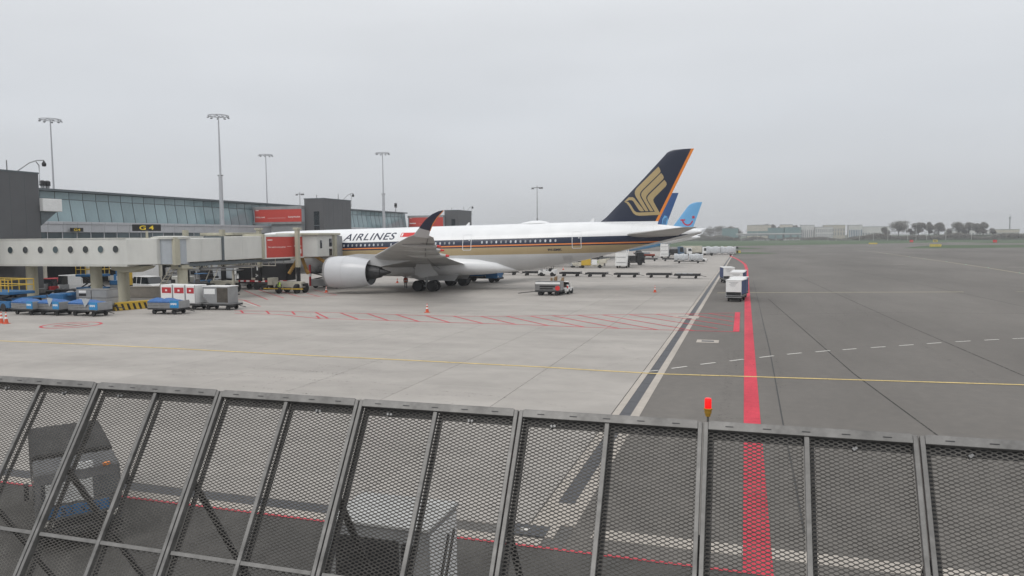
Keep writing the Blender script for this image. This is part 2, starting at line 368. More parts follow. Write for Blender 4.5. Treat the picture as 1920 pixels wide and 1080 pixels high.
m = MB(); strip(m, [G(1345, 549), G(1600, 548), G(1807, 547.3)], .28, Z1); strip(m, [G(1905, 547), G(1960, 546.5)], .14, Z1); strip(m, [G(1440, 469.3), G(1560, 466)], .3, Z1)
strip(m, [G(*p) for p in ((1555, 466), (1600, 468.5), (1640, 472.2), (1705, 481.5), (1775, 491), (1850, 502), (1912, 512), (1990, 525))], .22, Z1); struct('taxiway_centre_line', m, 'paleyellow')
m = MB()
for a, b in (((1675, 495.5), (1696, 495.8)), ((1890, 501), (1925, 501.5))): strip(m, [G(*a), G(*b)], .3, .008)
struct('faint_white_marking', m, 'whitepaint')
m = MB(); strip(m, [G(*p) for p in ((1412, 525), (1422.5, 567.7), (1432, 610), (1443, 655.5), (1455, 720), (1468, 792.7), (1490, 900), (1508, 1000))], .05, .003); struct('asphalt_seam', m, 'seam')
for i, p in enumerate(((1620, 470.3), (1663, 475.6), (1705, 481.5), (1734, 485.4), (1775, 491), (1811, 496.3), (1853, 502.5), (1912, 512))):
    c = G(*p); t = thing('taxiway_light', 'small green light set flush along the pale taxiway centre line', 'runway light', (c.x, c.y, .004), 0, 'taxiway centre line lights')
    MB().lathe([(0, .16), (.02, .15), (.03, .1)], 2, n=12).build('housing', 'midmetal', t); MB().lathe([(.028, .09), (.05, .08), (.065, .03)], 2, n=12).build('lens', 'greenlens', t)
c = G(1327, 640); t = thing('manhole_cover', 'pale rectangular concrete inspection cover set in the asphalt beside the drain', 'manhole', (c.x, c.y, 0))
MB().b2((-.68, -.62, -.05), (.68, .62, .012)).build('surround', 'beam', t); MB().b2((-.38, -.26, .0), (.38, .26, .02)).build('lid', 'grate', t)
c = G(134, 609.5); t = thing('hydrant_pit', 'dark hydrant pit lid inside the red circle on the concrete', 'manhole', (c.x, c.y, 0))
MB().b2((-.6, -.55, 0), (.6, .55, .014)).build('surround', 'beam', t); MB().b2((-.5, -.12, .004), (.5, .12, .02)).build('lid', 'grate', t)
c = (-4.75, 15.9); t = thing('drain_cover', 'dark square drain cover at the end of the drain by the red road line', 'manhole', (c[0], c[1], 0))
MB().b2((-.55, -.3, -.02), (.55, .3, .010)).build('frame', 'grate', t); MB().b2((-.1, -.08, .0), (.12, .06, .018)).build('lid', 'whitepaint', t)
# tyre scuffs and paving lanes
rs = random.Random(21); m = MB()
for i in range(46):
    c = G(rs.uniform(150, 1150), rs.uniform(585, 745)); a = rs.choice((0, 0, 1.57, rs.uniform(-.6, .6), rs.uniform(1, 2))); L_ = rs.uniform(2, 9); bend = rs.uniform(-.4, .4)
    for o_ in ((0, 1.9) if i % 3 == 0 else (0,)): strip(m, [(c.x+math.cos(a+bend*k/6)*L_*k/6-math.sin(a)*o_, c.y+math.sin(a+bend*k/6)*L_*k/6+math.cos(a)*o_) for k in range(7)], rs.uniform(.12, .32), .0035+.00002*i)
for i in range(16):
    c = (rs.uniform(-3, 12), rs.uniform(25, 80)); L_ = rs.uniform(6, 22); strip(m, [(c[0]+.25*math.sin(k*.4+i), c[1]+L_*k/8) for k in range(9)], rs.uniform(.2, .4), .0012+.00002*i)
for i in range(14):
    c = (rs.uniform(-1.5, .1), 18+i*5.5+rs.uniform(-2, 2)); a = rs.uniform(-.5, .5); strip(m, [(c[0]+math.cos(a)*2.6*k/6, c[1]+math.sin(a+.1*k)*2.6*k/6) for k in range(7)], rs.uniform(.12, .3), .0135+.00002*i)
struct('tyre_marks', m, 'scuff')
m = MB()
for k, px in enumerate((((1440, 560), (1600, 700), (1790, 840)), ((1500, 520), (1700, 610), (1990, 735)), ((1430, 590), (1650, 586), (1930, 588)), ((1560, 500), (1760, 540), (1990, 590)))): strip(m, [G(*p) for p in px], .07, .0008+.0001*k)
struct('asphalt_joints', m, 'crack')
for nm, px in (('grass_island', [(1690, 465.5), (1730, 461), (1770, 459.5), (1900, 459), (1990, 458.4), (1990, 463), (1860, 464.6), (1760, 465.6)]),
               ('grass_island', [(1335, 465), (1385, 464), (1440, 466.2), (1385, 467.6), (1330, 467.6)]), ('grass_island', [(1378, 473), (1420, 473), (1462, 475), (1420, 476.2), (1376, 476)]),
               ('grass_island', [(1800, 456), (1850, 453.8), (1990, 452.5), (1990, 455.4)])):
    struct(nm, sheet([tuple(G(*p)[:2]) for p in px], .012), 'grass')
for a, b, w_ in (((1435, 455.2), (1504, 454.4), 14), ((1845, 450.2), (1990, 449), 20), ((1355, 455), (1372, 454.8), 8)):
    m = MB(); strip(m, [G(*a), G(*b)], w_, -.05); struct('far_taxiway', m, 'asphalt')
# embankment beyond the field
def bank(name, x0, x1, y0, wd_, h_, m_):
    rings = []; n = 40
    for i in range(n+1):
        x = x0+(x1-x0)*i/n; e_ = min(1, i/3, (n-i)/3); hh = h_*e_*(.9+.2*random.random()); k = .9+.1*math.sin(i*.7)
        rings.append([(x, y0, -.2), (x, y0+wd_*.35, hh*k), (x, y0+wd_*.6, hh), (x, y0+wd_, -.2)])
    mb = MB(); mb.loft(rings, False, closed=False); return struct(name, mb, m_)
bank('embankment', 88, 1500, 860, 70, 5.2, 'bankgrass')
bank('embankment', -160, 100, 1000, 60, 1.5, 'bankgrass')

# ================================================================== TERMINAL PIER
pier = thing('terminal_pier', 'long airport pier with teal glass upper storey and white fascia', 'building', (-96, 60, 0))
P0Y, P1Y, PIT = 60.0, 201.6, 2.4
def rel(o): o.location = Vector(o.location)-Vector((-96, 60, 0)); return o
def pb(name, m, fn, **kw): mb = MB(); fn(mb); return rel(mb.build(name, m, pier, **kw))
pb('roof', 'mullion', lambda b: b.b2((-124, P0Y, 13.98), (-95.7, P1Y, 14.3)).b2((-118, 150, 14.3), (-106, 168, 15.1)))
pb('ledge', 'fascia', lambda b: b.b2((-97, P0Y, 9.3), (-92.5, P1Y, 9.5)))
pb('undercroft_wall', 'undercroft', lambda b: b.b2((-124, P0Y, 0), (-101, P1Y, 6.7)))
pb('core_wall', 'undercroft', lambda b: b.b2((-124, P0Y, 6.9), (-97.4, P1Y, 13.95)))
pb('floor_slab', 'fargrey', lambda b: b.b2((-124, P0Y, 6.4), (-92.55, P1Y, 6.88)))
n = int((P1Y-P0Y)/PIT)
top_me = MB().b2((0, .05, 0), (.06, PIT-.05, 1.0)).mesh('glass_pane', 'glass')
mb = MB(); mb.loft([[(.55, .05, 0), (.55, PIT-.05, 0), (.6, PIT-.05, .02), (.6, .05, .02)], [(0, .05, 3.3), (0, PIT-.05, 3.3), (.06, PIT-.05, 3.32), (.06, .05, 3.32)]]); low_me = mb.mesh('glass_pane', 'glass')
mul_me = MB().loft([[(.6, -.03, 0), (.6, .03, 0), (.65, .03, 0), (.65, -.03, 0)], [(.05, -.03, 3.4), (.05, .03, 3.4), (.1, .03, 3.4), (.1, -.03, 3.4)], [(.05, -.03, 4.5), (.05, .03, 4.5), (.1, .03, 4.5), (.1, -.03, 4.5)]]).mesh('mullion', 'mullion')
fas_me = MB().b2((0, .012, 0), (.08, PIT-.012, 1.12)).mesh('fascia_panel', 'fascia', bevel=.01)
fas2_me = MB().b2((0, .012, 0), (.14, PIT-.012, .36)).mesh('fascia_panel', 'fascia', bevel=.01)
win_me = MB().b2((0, .06, 0), (.06, PIT-.06, 1.08)).mesh('window_pane', 'glasslow')
post_me = MB().b2((-.05, -.06, 0), (.1, .06, 1.1)).mesh('window_post', 'fascia')
for i in range(n):
    y = P0Y+i*PIT
    for nm, me, x, z in (('glass_pane', top_me, -96.55, 12.92), ('glass_pane', low_me, -96.55, 9.52), ('mullion', mul_me, -96.55, 9.5), ('fascia_panel', fas_me, -92.55, 7.98), ('fascia_panel', fas2_me, -92.5, 9.12), ('window_pane', win_me, -92.75, 6.89), ('window_post', post_me, -92.72, 6.885)):
        o = link(nm, me, pier); o.location = (x+96, y-60, z)
pb('transom', 'mullion', lambda b: b.b2((-96.5, P0Y, 12.86), (-96.44, P1Y, 12.93)))
for i in range(20):
    o = MB().lathe([(0, .35), (6.42, .35)], 2, n=12).build('column', 'cream', pier); o.location = (2.2, 5+i*7.2, 0)
for i, y in enumerate((70.2, 71.8)):
    p = PX(80 if i == 0 else 89, 350, -100); t = thing('roof_vent', 'short grey vent pipe with dark cap on the pier roof', 'vent', (-100, p.y, 14.29), 0, 'vent pipes on the pier roof')
    MB().lathe([(0, .28), (.75, .28)], 2, n=12).build('pipe', 'greymetal', t); MB().lathe([(.7, .4), (.8, .42), (1.35, .42), (1.5, .2)], 2, n=12).build('cap', 'darkmetal', t)
def gate_sign(label, p, w_, h_, txt, post):
    t = thing('gate_sign', label, 'sign', p)
    MB().box((0, 0, 0), (w_, .12, h_)).build('board', 'signblack', t, bevel=.02)
    if post: MB().b2((-.12, -.06, -h_/2-1.5), (.12, .06, -h_/2+.02)).build('post', 'beige', t)
    vs, fs = text_mesh(txt, bold=.02); mb = MB(); mb.sheet = True
    tw = w_*.5; mb.add([(-tw/2+u*tw, -.07, -h_*.32+v*h_*.64) for u, v in vs], fs); mb.build('lettering', 'signyellow', t)
    t.rotation_euler.z = R(44); return t
a = PY(257, 421, 62.9); b = PY(293, 433, 62.9)
gate_sign('black gate sign reading G 4 in large yellow letters above the boarding bridge', ((a.x+b.x)/2, 62.9, (a.z+b.z)/2), b.x-a.x+.25, a.z-b.z, 'G 4', True)
a = PX(136, 427, -91.9); b = PX(153, 434.5, -91.9)
gate_sign('small black gate sign with orange G4 on the white pier fascia', (-91.95, (a.y+b.y)/2, (a.z+b.z)/2), 1.9, a.z-b.z, 'G4', False).rotation_euler.z = R(80)

# dark stair towers with ad bridges
TX = -80.0
for k, (ya, yb, lab) in enumerate(((56.6, 67.6, 'dark grey clad stair tower that the round windowed bridge runs into'), (130.1, 140.8, 'dark grey clad stair tower with slot window beside the larger red advertisement'), (203.1, 213.8, 'dark grey clad stair tower rising beyond the raised wing tip'))):
    t = thing('stair_tower', lab, 'tower', (TX-2.25, (ya+yb)/2, 0), 0, 'stair towers along the pier'); l2 = (yb-ya)/2
    mb = MB().b2((-2.25, -l2, 0), (2.25, l2, 14.7)); mb.build('wall', 'tower', t, bevel=.03)
    MB().b2((-2.3, -l2-.05, 14.68), (2.3, l2+.05, 14.85)).build('parapet', 'mullion', t)
    sl = link('window', MB().b2((-.05, -l2-.04, 7.2), (1.15, -l2+.1, 12.2)).mesh('window', 'darkglass'), t)
    MB().b2((-.06, -l2-.06, 9.35), (1.16, -l2-.03, 9.5)).build('glazing_bar', 'mullion', sl)
    for j in range(1, 6):
        MB().b2((2.24, -l2+j*2*l2/6-.012, .1), (2.262, -l2+j*2*l2/6+.012, 14.66)).build('seam', 'mullion', t)
    for xx, hh in ((-1, .9), (.8, 1.3)): MB().tube([(xx, l2*.5*(1 if xx > 0 else -1), 14.8), (xx, l2*.5*(1 if xx > 0 else -1), 14.8+hh)], .06).build('roof_pipe', 'midmetal', t)
    q = thing('camera_mast', 'bent camera mast on the corner of ' + ('the stair tower the round windowed bridge runs into', 'the slot windowed tower by the larger red advertisement', 'the stair tower rising beyond the raised wing tip')[k], 'mast', (TX-.1, yb-.4, 13.5))
    MB().tube([(0.16, .5, 0), (.16, .5, 2.2), (.2, .1, 2.6)], .06).build('pole', 'greymetal', q)
    MB().tube([(-.6, -1.8, 1.3), (0, -.6, 2.4), (.2, .2, 2.75), (.25, 1.1, 2.85)], .06).build('arm', 'greymetal', q)
    MB().lathe([(2.1, .05), (2.15, .22), (2.45, .25), (2.8, .05)], 2, (.25, 1.1, 0), n=12).build('camera_dome', 'darkmetal', q)
    if k == 0:
        q = thing('service_canopy', 'small white box canopy with bracket on the far wall of the near stair tower', 'canopy', (TX-1, yb, 0))
        MB().b2((-1.2, 0, 10.3), (1.5, 2.6, 11.8)).build('housing', 'white', q, bevel=.04); MB().prism([(0, 8.6), (0, 10.3), (2.2, 10.3)], 0, -.9, -.7).build('bracket', 'mullion', q); MB().prism([(0, 8.6), (0, 10.3), (2.2, 10.3)], 0, .9, 1.1).build('bracket', 'mullion', q)
    if k:
        pl, pr_, pt, pb_ = ((440, 570, 388, 419.5), (731, 834, 404.5, 427))[k-1]; yf = ya-1.0; t = thing('advert_bridge', ('', 'covered link bridge carrying the larger red advertisement reading Buying the place', 'covered link bridge with red advertisement half hidden behind the raised wing tip')[k], 'bridge', (-90.5, yf+1.5, 0))
        xl = -95.8+90.5; xr = TX-4.45+90.5; z1 = PY((pl+pr_)/2, pt, yf).z-.2; z0 = PY((pl+pr_)/2, pb_, yf).z+.2; dpt = ya-yf-1.5+.05
        MB().b2((xl, -1.5, z0), (xr, dpt, z1)).build('tunnel', 'bluegrey', t, bevel=.05)
        MB().b2((xl-.1, -1.62, z1-.35), (xr+.02, dpt-.01, z1+.25)).build('roof', 'greymetal', t); MB().b2((xl-.1, -1.75, z0-.3), (xr+.03, dpt-.02, z0+.1)).build('floor_edge', 'greymetal', t)
        MB().b2((xl+4.0, -1.3, 0), (xr-.1, dpt-.03, z0-.28)).build('lower_wall', 'fargrey', t)
        rl = xl+.35; MB().b2((rl, -1.6, z0+.12), (xr-.05, -1.49, z1-.2)).build('advert_panel', 'adred', t)
        W2 = xr-rl
        if k == 1:
            for tx, u0, u1, v0, v1 in (('Holiday rental', .02, .22, .28, .44), ('Buying the place', .72, .97, .28, .44)):
                lettering(tx, lambda u, v: (rl+W2*(u0+(u1-u0)*u), -1.61, z0+.12+(z1-z0-.32)*(v0+(v1-v0)*v)), 'adtext', t, bold=.025)
        else:
            MB().b2((rl+W2*.02, -1.612, z0+.95), (rl+W2*.2, -1.6, z0+1.25)).build('printed_line', 'adtext', t)
        mb = MB().b2((rl+W2*.02, -1.612, z1-.55), (rl+W2*.09, -1.6, z1-.43)); mb.b2((rl+W2*.28, -1.612, z0+.9), (rl+W2*.66, -1.6, z0+.94)); mb.build('printed_line', 'adtext', t)

# floodlight masts
def mast(base, label, group, ztop=30., rot=0):
    t = thing('floodlight_mast', label, 'light mast', base, rot, group); H = ztop-base[2]
    MB().lathe([(0, .42), (H*.45, .34)], 2, n=12).build('lower_pole', 'fascia', t, True); MB().lathe([(H*.45, .2), (H-.2, .10)], 2, n=10).build('upper_pole', 'fascia', t, True)
    MB().b2((-.6, -.08, H*.45-.05), (.6, .08, H*.45+.12)).build('collar', 'midmetal', t)
    mb = MB(); mb.lathe([(H-.28, 1.8), (H-.2, 1.9), (H-.12, 1.8), (H-.2, 1.7), (H-.28, 1.8)], 2, n=28, caps=False)
    for a in range(4): mb.tube([(0, 0, H-.2), (1.8*math.cos(a*math.pi/2+.4), 1.8*math.sin(a*math.pi/2+.4), H-.2)], .05, 6)
    mb.build('ring', 'fascia', t)
    for a in range(9):
        an = a*2*math.pi/9+.2; o = MB().box((1.8, 0, -.28), (.42, .42, .2), ry=.35).build('floodlight', 'fascia', t, bevel=.04); o.location = (0, 0, H-.2); o.rotation_euler.z = an
    return t
LG = 'floodlight masts along the pier'
mast((-94, 117.2, 9.5), 'tall floodlight mast standing on the pier ledge by the larger red advertisement', LG)
mast((-94, 183, 9.5), 'tall floodlight mast standing on the pier ledge between the two red advertisements', LG)
for px, py, lab in ((94, 222, 'tall floodlight mast behind the pier roof beside the roof vents'), (498, 289, 'tall floodlight mast behind the pier roof above the larger red advertisement')):
    p = G(px, py, 30); mast((p.x, p.y, 0), lab, LG)
for px, py, lab in ((1007, 351, 'T shaped floodlight mast seen above the white aircraft body'), (562, 363, 'small T shaped floodlight mast far behind the slot windowed tower')):
    p = G(px, py, 26); t = thing('floodlight_mast', lab, 'light mast', (p.x, p.y, 0), R(-20), 'T shaped floodlight masts')
    MB().lathe([(0, .4), (14, .3)], 2, n=10).build('lower_pole', 'greymetal', t); MB().lathe([(14, .2), (26.6, .12)], 2, n=8).build('upper_pole', 'greymetal', t)
    MB().b2((-2.6, -.1, 25.7), (2.6, .1, 25.95)).build('crossarm', 'midmetal', t)
    for x in (-2.1, 1.4, 2.2): MB().box((x, 0, 25.55), (.8, .7, .5)).build('floodlight', 'midmetal', t, bevel=.05)
for px, lab, sh in ((781, 'slim lattice antenna on the pier roof end', 1), (806, 'slim antenna with dish on the pier roof end', 0)):
    p = PX(px, 402, -99); t = thing('roof_antenna', lab, 'antenna', (-99, min(p.y, 200.5), 14.25))
    MB().lathe([(0, .09), (3.0, .07)], 2, n=8).build('pole', 'midmetal', t); MB().box((0, 0, 2.2), (.7, .5, 1.4 if sh else .7)).build('panel', 'midmetal', t, bevel=.05)

# ================================================================== BOARDING BRIDGES
jb = thing('boarding_bridge', 'cream boarding bridge with round windows and a red advertisement reaching the aircraft door', 'boarding bridge', (-58.6, 64.6, 0))
OB = Vector((-58.6, 64.6, 0))
def jp(name, m, fn, par=None, **kw):
    mb = MB(); fn(mb); mb.v = [tuple(Vector(v)-OB) for v in mb.v]; return mb.build(name, m, par or jb, **kw)
zt, zb = PY(120, 448.6, 61).z, PY(120, 496.5, 61).z
jp('fixed_tunnel', 'bridge', lambda b: b.prism([(-79.98, 61), (-60.8, 61), (-58.35, 62.5), (-58.35, 66.2), (-61, 66.2), (-61.6, 64.4), (-79.98, 64.4)], 2, zb, zt), bevel=.05)
jp('roof_edge', 'bridge2', lambda b: b.b2((-79.98, 60.95, zt-.02), (-60.9, 64.45, zt+.10)))
jp('floor_edge', 'bridge2', lambda b: b.b2((-79.98, 60.94, zb-.16), (-60.8, 64.5, zb+.02)))
for i in range(8):
    px = 20+i*28.2; p = PY(px, 469-.25*i, 61)
    o = MB().lathe([(-.05, .40), (-.02, .44), (.01, .44)], 1, n=24).build('round_window', 'bridge2', jb); o.location = Vector((p.x, 61.0, p.z))-OB
    MB().lathe([(-.06, .36), (.0, .36)], 1, n=24).build('pane', 'darkglass' if i % 3 else 'glasslow', o)
jp('rotunda', 'bluegrey', lambda b: b.lathe([(zb, 1.75), (zt-.05, 1.75)], 2, (-58.5, 64.7, 0), n=28))
jp('rotunda_roof', 'bridge2', lambda b: b.lathe([(zt-.08, 1.95), (zt+.15, 1.95), (zt+.25, 1.2)], 2, (-58.5, 64.7, 0), n=28))
ax0, ax1 = Vector((-57.0, 63.3, 0)), Vector((-53.5, 82.0, 0)); AD = (ax1-ax0).normalized(); AN = Vector((-AD.y, AD.x, 0))
def tun(b, t0, t1, off, wid, z0a, z0b, hh):
    vs = []
    for t_, z0 in ((t0, z0a), (t1, z0b)):
        c = ax0+AD*t_
        for o_, z_ in ((off, z0), (off+wid, z0), (off+wid, z0+hh), (off, z0+hh)): vs.append(c+AN*o_+Vector((0, 0, z_)))
    b.loft([vs[:4], vs[4:]])
zf = lambda t_: zb+.06+t_*.012
jp('entry_frame', 'beige', lambda b: tun(b, .1, .75, -.12, 3.3, zb-.1, zb-.1, zt-zb+.2))
jp('inner_tunnel', 'bridge', lambda b: tun(b, .7, 6.6, .1, 2.75, zf(.7)+.06, zf(6.6)+.12, 2.5), bevel=.03)
jp('middle_tunnel', 'bridge', lambda b: tun(b, 6.4, 12.4, .0, 2.95, zf(6)+.1, zf(12)+.1, 2.62), bevel=.03)
jp('middle_tunnel_collar', 'mullion', lambda b: tun(b, 6.3, 6.55, -.05, 3.05, zf(6)+.05, zf(6)+.05, 2.75))
jp('outer_tunnel', 'bridge', lambda b: tun(b, 12.2, 19.3, -.14, 3.25, zf(12), zf(19), 2.9), bevel=.03)
jp('outer_tunnel_collar', 'beige', lambda b: tun(b, 12.1, 12.4, -.2, 3.37, zf(12)-.05, zf(12)-.05, 3.02))
for i, tt in enumerate((3.6, 9.2)): jp('panel_rib', 'bridge', lambda b: tun(b, tt, tt+.05, (.085, -.015)[i], .04, zf(tt)+.2, zf(tt)+.2, 2.2))
jp('track_beam', 'mullion', lambda b: (tun(b, 1, 17, .3, .3, zb-.35, zf(14)-.35, .35), tun(b, 1, 17, 2.2, .3, zb-.35, zf(14)-.35, .35)))
jp('cable_chain', 'midmetal', lambda b: tun(b, 4, 13, .7, .4, zb-.75, zb-.7, .2))
# red advertisement on the outer tunnel
t0, t1 = 12.55, 18.6; q0 = ax0+AD*t0-AN*.19; q1 = ax0+AD*t1-AN*.19; za0, za1 = zf(12)+.12, zf(12)+2.62
def adp(u, v, out=0): p = q0.lerp(q1, u)-AN*out; return Vector((p.x, p.y, za0+(za1-za0)*v))-OB
ad = MB(); ad.loft([[adp(0, 0, -.06), adp(1, 0, -.06), adp(1, 1, -.06), adp(0, 1, -.06)], [adp(0, 0, .03), adp(1, 0, .03), adp(1, 1, .03), adp(0, 1, .03)]]); ad = ad.build('advert_panel', 'adred', jb)
for tx, u0, u1, v0, v1 in (('One seat in every group', .05, .52, .45, .54), ('Business', .76, .96, .50, .58), ('HSBC', .03, .16, .82, .88)):
    if tx != 'HSBC': lettering(tx, lambda u, v: adp(u0+(u1-u0)*u, v0+(v1-v0)*v, .035), 'adtext', ad, bold=.025)
fr = MB()
for u0, u1, v0, v1 in ((.04, .17, .82, .87), (.56, .68, .515, .53), (.9, .96, .15, .38)): fr.loft([[adp(u0, v0, .03), adp(u1, v0, .03), adp(u1, v1, .03), adp(u0, v1, .03)], [adp(u0, v0, .036), adp(u1, v0, .036), adp(u1, v1, .036), adp(u0, v1, .036)]])
fr.build('printed_line', 'adtext', ad)
fr = MB()
for u0, u1, v0, v1 in ((-.03, 1.03, 1, 1.06), (-.03, 1.03, -.06, 0), (-.03, 0, 0, 1), (1, 1.03, 0, 1)): fr.loft([[adp(u0, v0, -.05), adp(u1, v0, -.05), adp(u1, v1, -.05), adp(u0, v1, -.05)], [adp(u0, v0, .07), adp(u1, v0, .07), adp(u1, v1, .07), adp(u0, v1, .07)]])
fr.build('frame', 'bridge', ad)
# cab at the aircraft door
zc = zf(19)
cab = jp('cab', 'bridge', lambda b: b.prism([(-56.9, 82.0), (-53.3, 81.6), (-51.9, 82.6), (-51.6, 85.6), (-51.8, 86.4), (-56.6, 86.4)], 2, zc-.05, zc+2.75), bevel=.06)
jp('cab_window', 'darkglass', lambda b: b.box((-51.8, 83.35, zc+1.55), (.1, .35, 1.0), rz=R(6)), cab)
jp('cab_window', 'darkglass', lambda b: b.box((-51.62, 85.3, zc+1.75), (.12, .55, 1.0)), cab); jp('cab_window', 'darkglass', lambda b: b.box((-51.62, 85.3, zc+.5), (.12, .55, .9)), cab)
jp('cab_roof', 'beige', lambda b: b.prism([(-57.2, 81.4), (-53.2, 81.2), (-51.5, 82.4), (-51.2, 87.2), (-56.9, 87.2)], 2, zc+2.72, zc+2.98), cab, bevel=.03)
jp('cab_pillar', 'beige', lambda b: b.b2((-51.7, 85.95, zc-.1), (-51.35, 86.5, zc+2.74)), cab)
rg = []
for k, (yy, s_) in enumerate(((86.35, 0), (86.7, .12), (87.0, 0), (87.3, .12), (87.6, 0), (87.9, .1))):
    dz = -.02*k; rg.append([(-56.3-s_, yy, zc-.1-s_+dz), (-51.5+s_, yy, zc-.1-s_+dz), (-51.5+s_, yy, zc+2.6+s_+dz), (-56.3-s_, yy, zc+2.6+s_+dz)])
jp('bellows', 'greymetal', lambda b: b.loft(rg, False), cab)
# columns
def col_(x, y, r_, h_, lab='column', cap=True):
    o = jp(lab, 'beige', lambda b: b.lathe([(0, r_*1.35), (.12, r_*1.35), (.13, r_), (h_, r_)], 2, (x, y, 0), n=20)); return o
p = G(251, 566); col_(p.x, 63.2, .45, zb-.75); col_(-57.6, 65.2, .52, zb-.2); col_(-67.5, 63.4, .58, zb-.1); col_(-76.5, 63.2, .58, zb-.1)
jp('column_head', 'beige', lambda b: b.prism([(-64.4, zb-.16), (-64.5, zb-.55), (-62.9, zb-.85), (-61.7, zb-.85), (-60.2, zb-.4), (-59.9, zb-.16)], 1, 62.4, 64.0), bevel=.05)
jp('column_head', 'beige', lambda b: b.b2((-58.4, 64.4, zb-.55), (-56.9, 66, zb-.1)), bevel=.05)
# wheeled drive unit under the outer tunnel
drv = jp('drive_frame', 'cream', lambda b: b.b2((-56.2, 79.2, .7), (-52.2, 80.2, 1.45)), bevel=.05)
for x in (-53.1, -58.7):
    jp('lift_column', 'beige', lambda b: b.b2((x-.22, 79.8, 3.2), (x+.22, 80.3, 8.0)).b2((x-.4, 79.7, 7.9), (x+.4, 80.4, 8.15)))
    jp('lift_leg', 'black', lambda b: b.b2((x-.18, 79.85, 1.4), (x+.18, 80.25, 4.0)))
jp('axle_beam', 'darkmetal', lambda b: b.b2((-58.9, 79.5, .85), (-52, 80.5, 1.2)))
for x, y in ((-55.2, 78.9), (-52.6, 78.9), (-55.2, 80.7), (-52.6, 80.7)):
    w_ = wheel(jb, 0, 0, .6, .4); w_.location = Vector((x, y, .6))-OB; w_.rotation_euler.z = R(90)
jp('control_box', 'cream', lambda b: b.b2((-56.9, 79.0, 1.0), (-56.2, 80.3, 1.9)), bevel=.03)
jp('bumper_bar', 'yellow', lambda b: b.b2((-57, 78.3, .55), (-51.4, 78.42, .68)))
# service stair with rails hanging below the tunnels
st = MB()
a_, b_ = Vector((-57.0, 70.4, 3.9)), Vector((-54.6, 77.5, 3.5))
for dz in (0, .9): st.tube([a_+Vector((0, 0, dz)), b_+Vector((0, 0, dz))], .06, 6); st.tube([a_+Vector((-1, 0, dz)), b_+Vector((-1, 0, dz))], .06, 6)
for i in range(9): p = a_.lerp(b_, i/8); st.tube([p, p+Vector((0, 0, .9))], .045, 6); st.b2((p.x-1, p.y-.12, p.z-.05), (p.x, p.y+.12, p.z+.02))
st.tube([a_, a_+Vector((.2, -1.4, -1.7))], .06, 6); st.tube([a_+Vector((-1, 0, 0)), a_+Vector((-.8, -1.4, -1.7))], .06, 6)
st.v = [tuple(Vector(v)-OB) for v in st.v]; st.build('service_stair', 'cream', jb)
# second bridge to the forward door
jb2 = thing('boarding_bridge', 'cream boarding bridge reaching the forward door, mostly hidden behind the advertisement bridge', 'boarding bridge', (-66.6, 66.4, 0))
def j2(name, m, fn, par=None, **kw):
    mb = MB(); fn(mb); mb.v = [(v[0]+66.6, v[1]-66.4, v[2]) for v in mb.v]; return mb.build(name, m, par or jb2, **kw)
j2('rotunda', 'bluegrey', lambda b: b.lathe([(zb, 1.8), (zt+.1, 1.8)], 2, (-66.6, 66.2, 0), n=24)); j2('column', 'beige', lambda b: b.lathe([(0, .6), (zb, .6)], 2, (-66.6, 66.2, 0), n=20))
j2('inner_tunnel', 'bridge', lambda b: b.b2((-68, 67.6, zb+.25), (-65.3, 75, zb+2.55))); j2('outer_tunnel', 'bridge', lambda b: b.b2((-68.2, 74.8, zb+.2), (-65.0, 83, zb+3.0)))
cb2 = j2('cab', 'bridge', lambda b: b.b2((-69, 82.6, zb+.2), (-64.6, 86.4, zb+3.1)), bevel=.05); j2('cab_roof', 'beige', lambda b: b.prism([(-69.4, 82.0), (-64.2, 82.0), (-63.9, 87.3), (-69.4, 87.3)], 2, zb+3.08, zb+3.45), cb2, bevel=.04)
j2('bellows', 'greymetal', lambda b: b.b2((-68.6, 86.3, zb+.2), (-64.9, 88.5, zb+2.9)), cb2)
for x in (-63.6, -69.3):
    j2('lift_leg', 'black', lambda b: b.b2((x-.2, 79, .8), (x+.2, 79.5, 4.6))); j2('lift_column', 'beige', lambda b: b.b2((x-.24, 78.95, 4.2), (x+.24, 79.55, 8.0)))
j2('drive_frame', 'cream', lambda b: b.b2((-65.2, 78.6, .7), (-61.6, 79.6, 1.5)), bevel=.05); j2('axle_beam', 'darkmetal', lambda b: b.b2((-69.5, 78.9, .85), (-61.4, 79.6, 1.2)))
for x, y in ((-64.6, 78.2), (-62.2, 78.2), (-64.6, 80), (-62.2, 80)):
    w_ = wheel(jb2, 0, 0, .6, .4); w_.location = (x+66.6, y-66.4, .6); w_.rotation_euler.z = R(90)
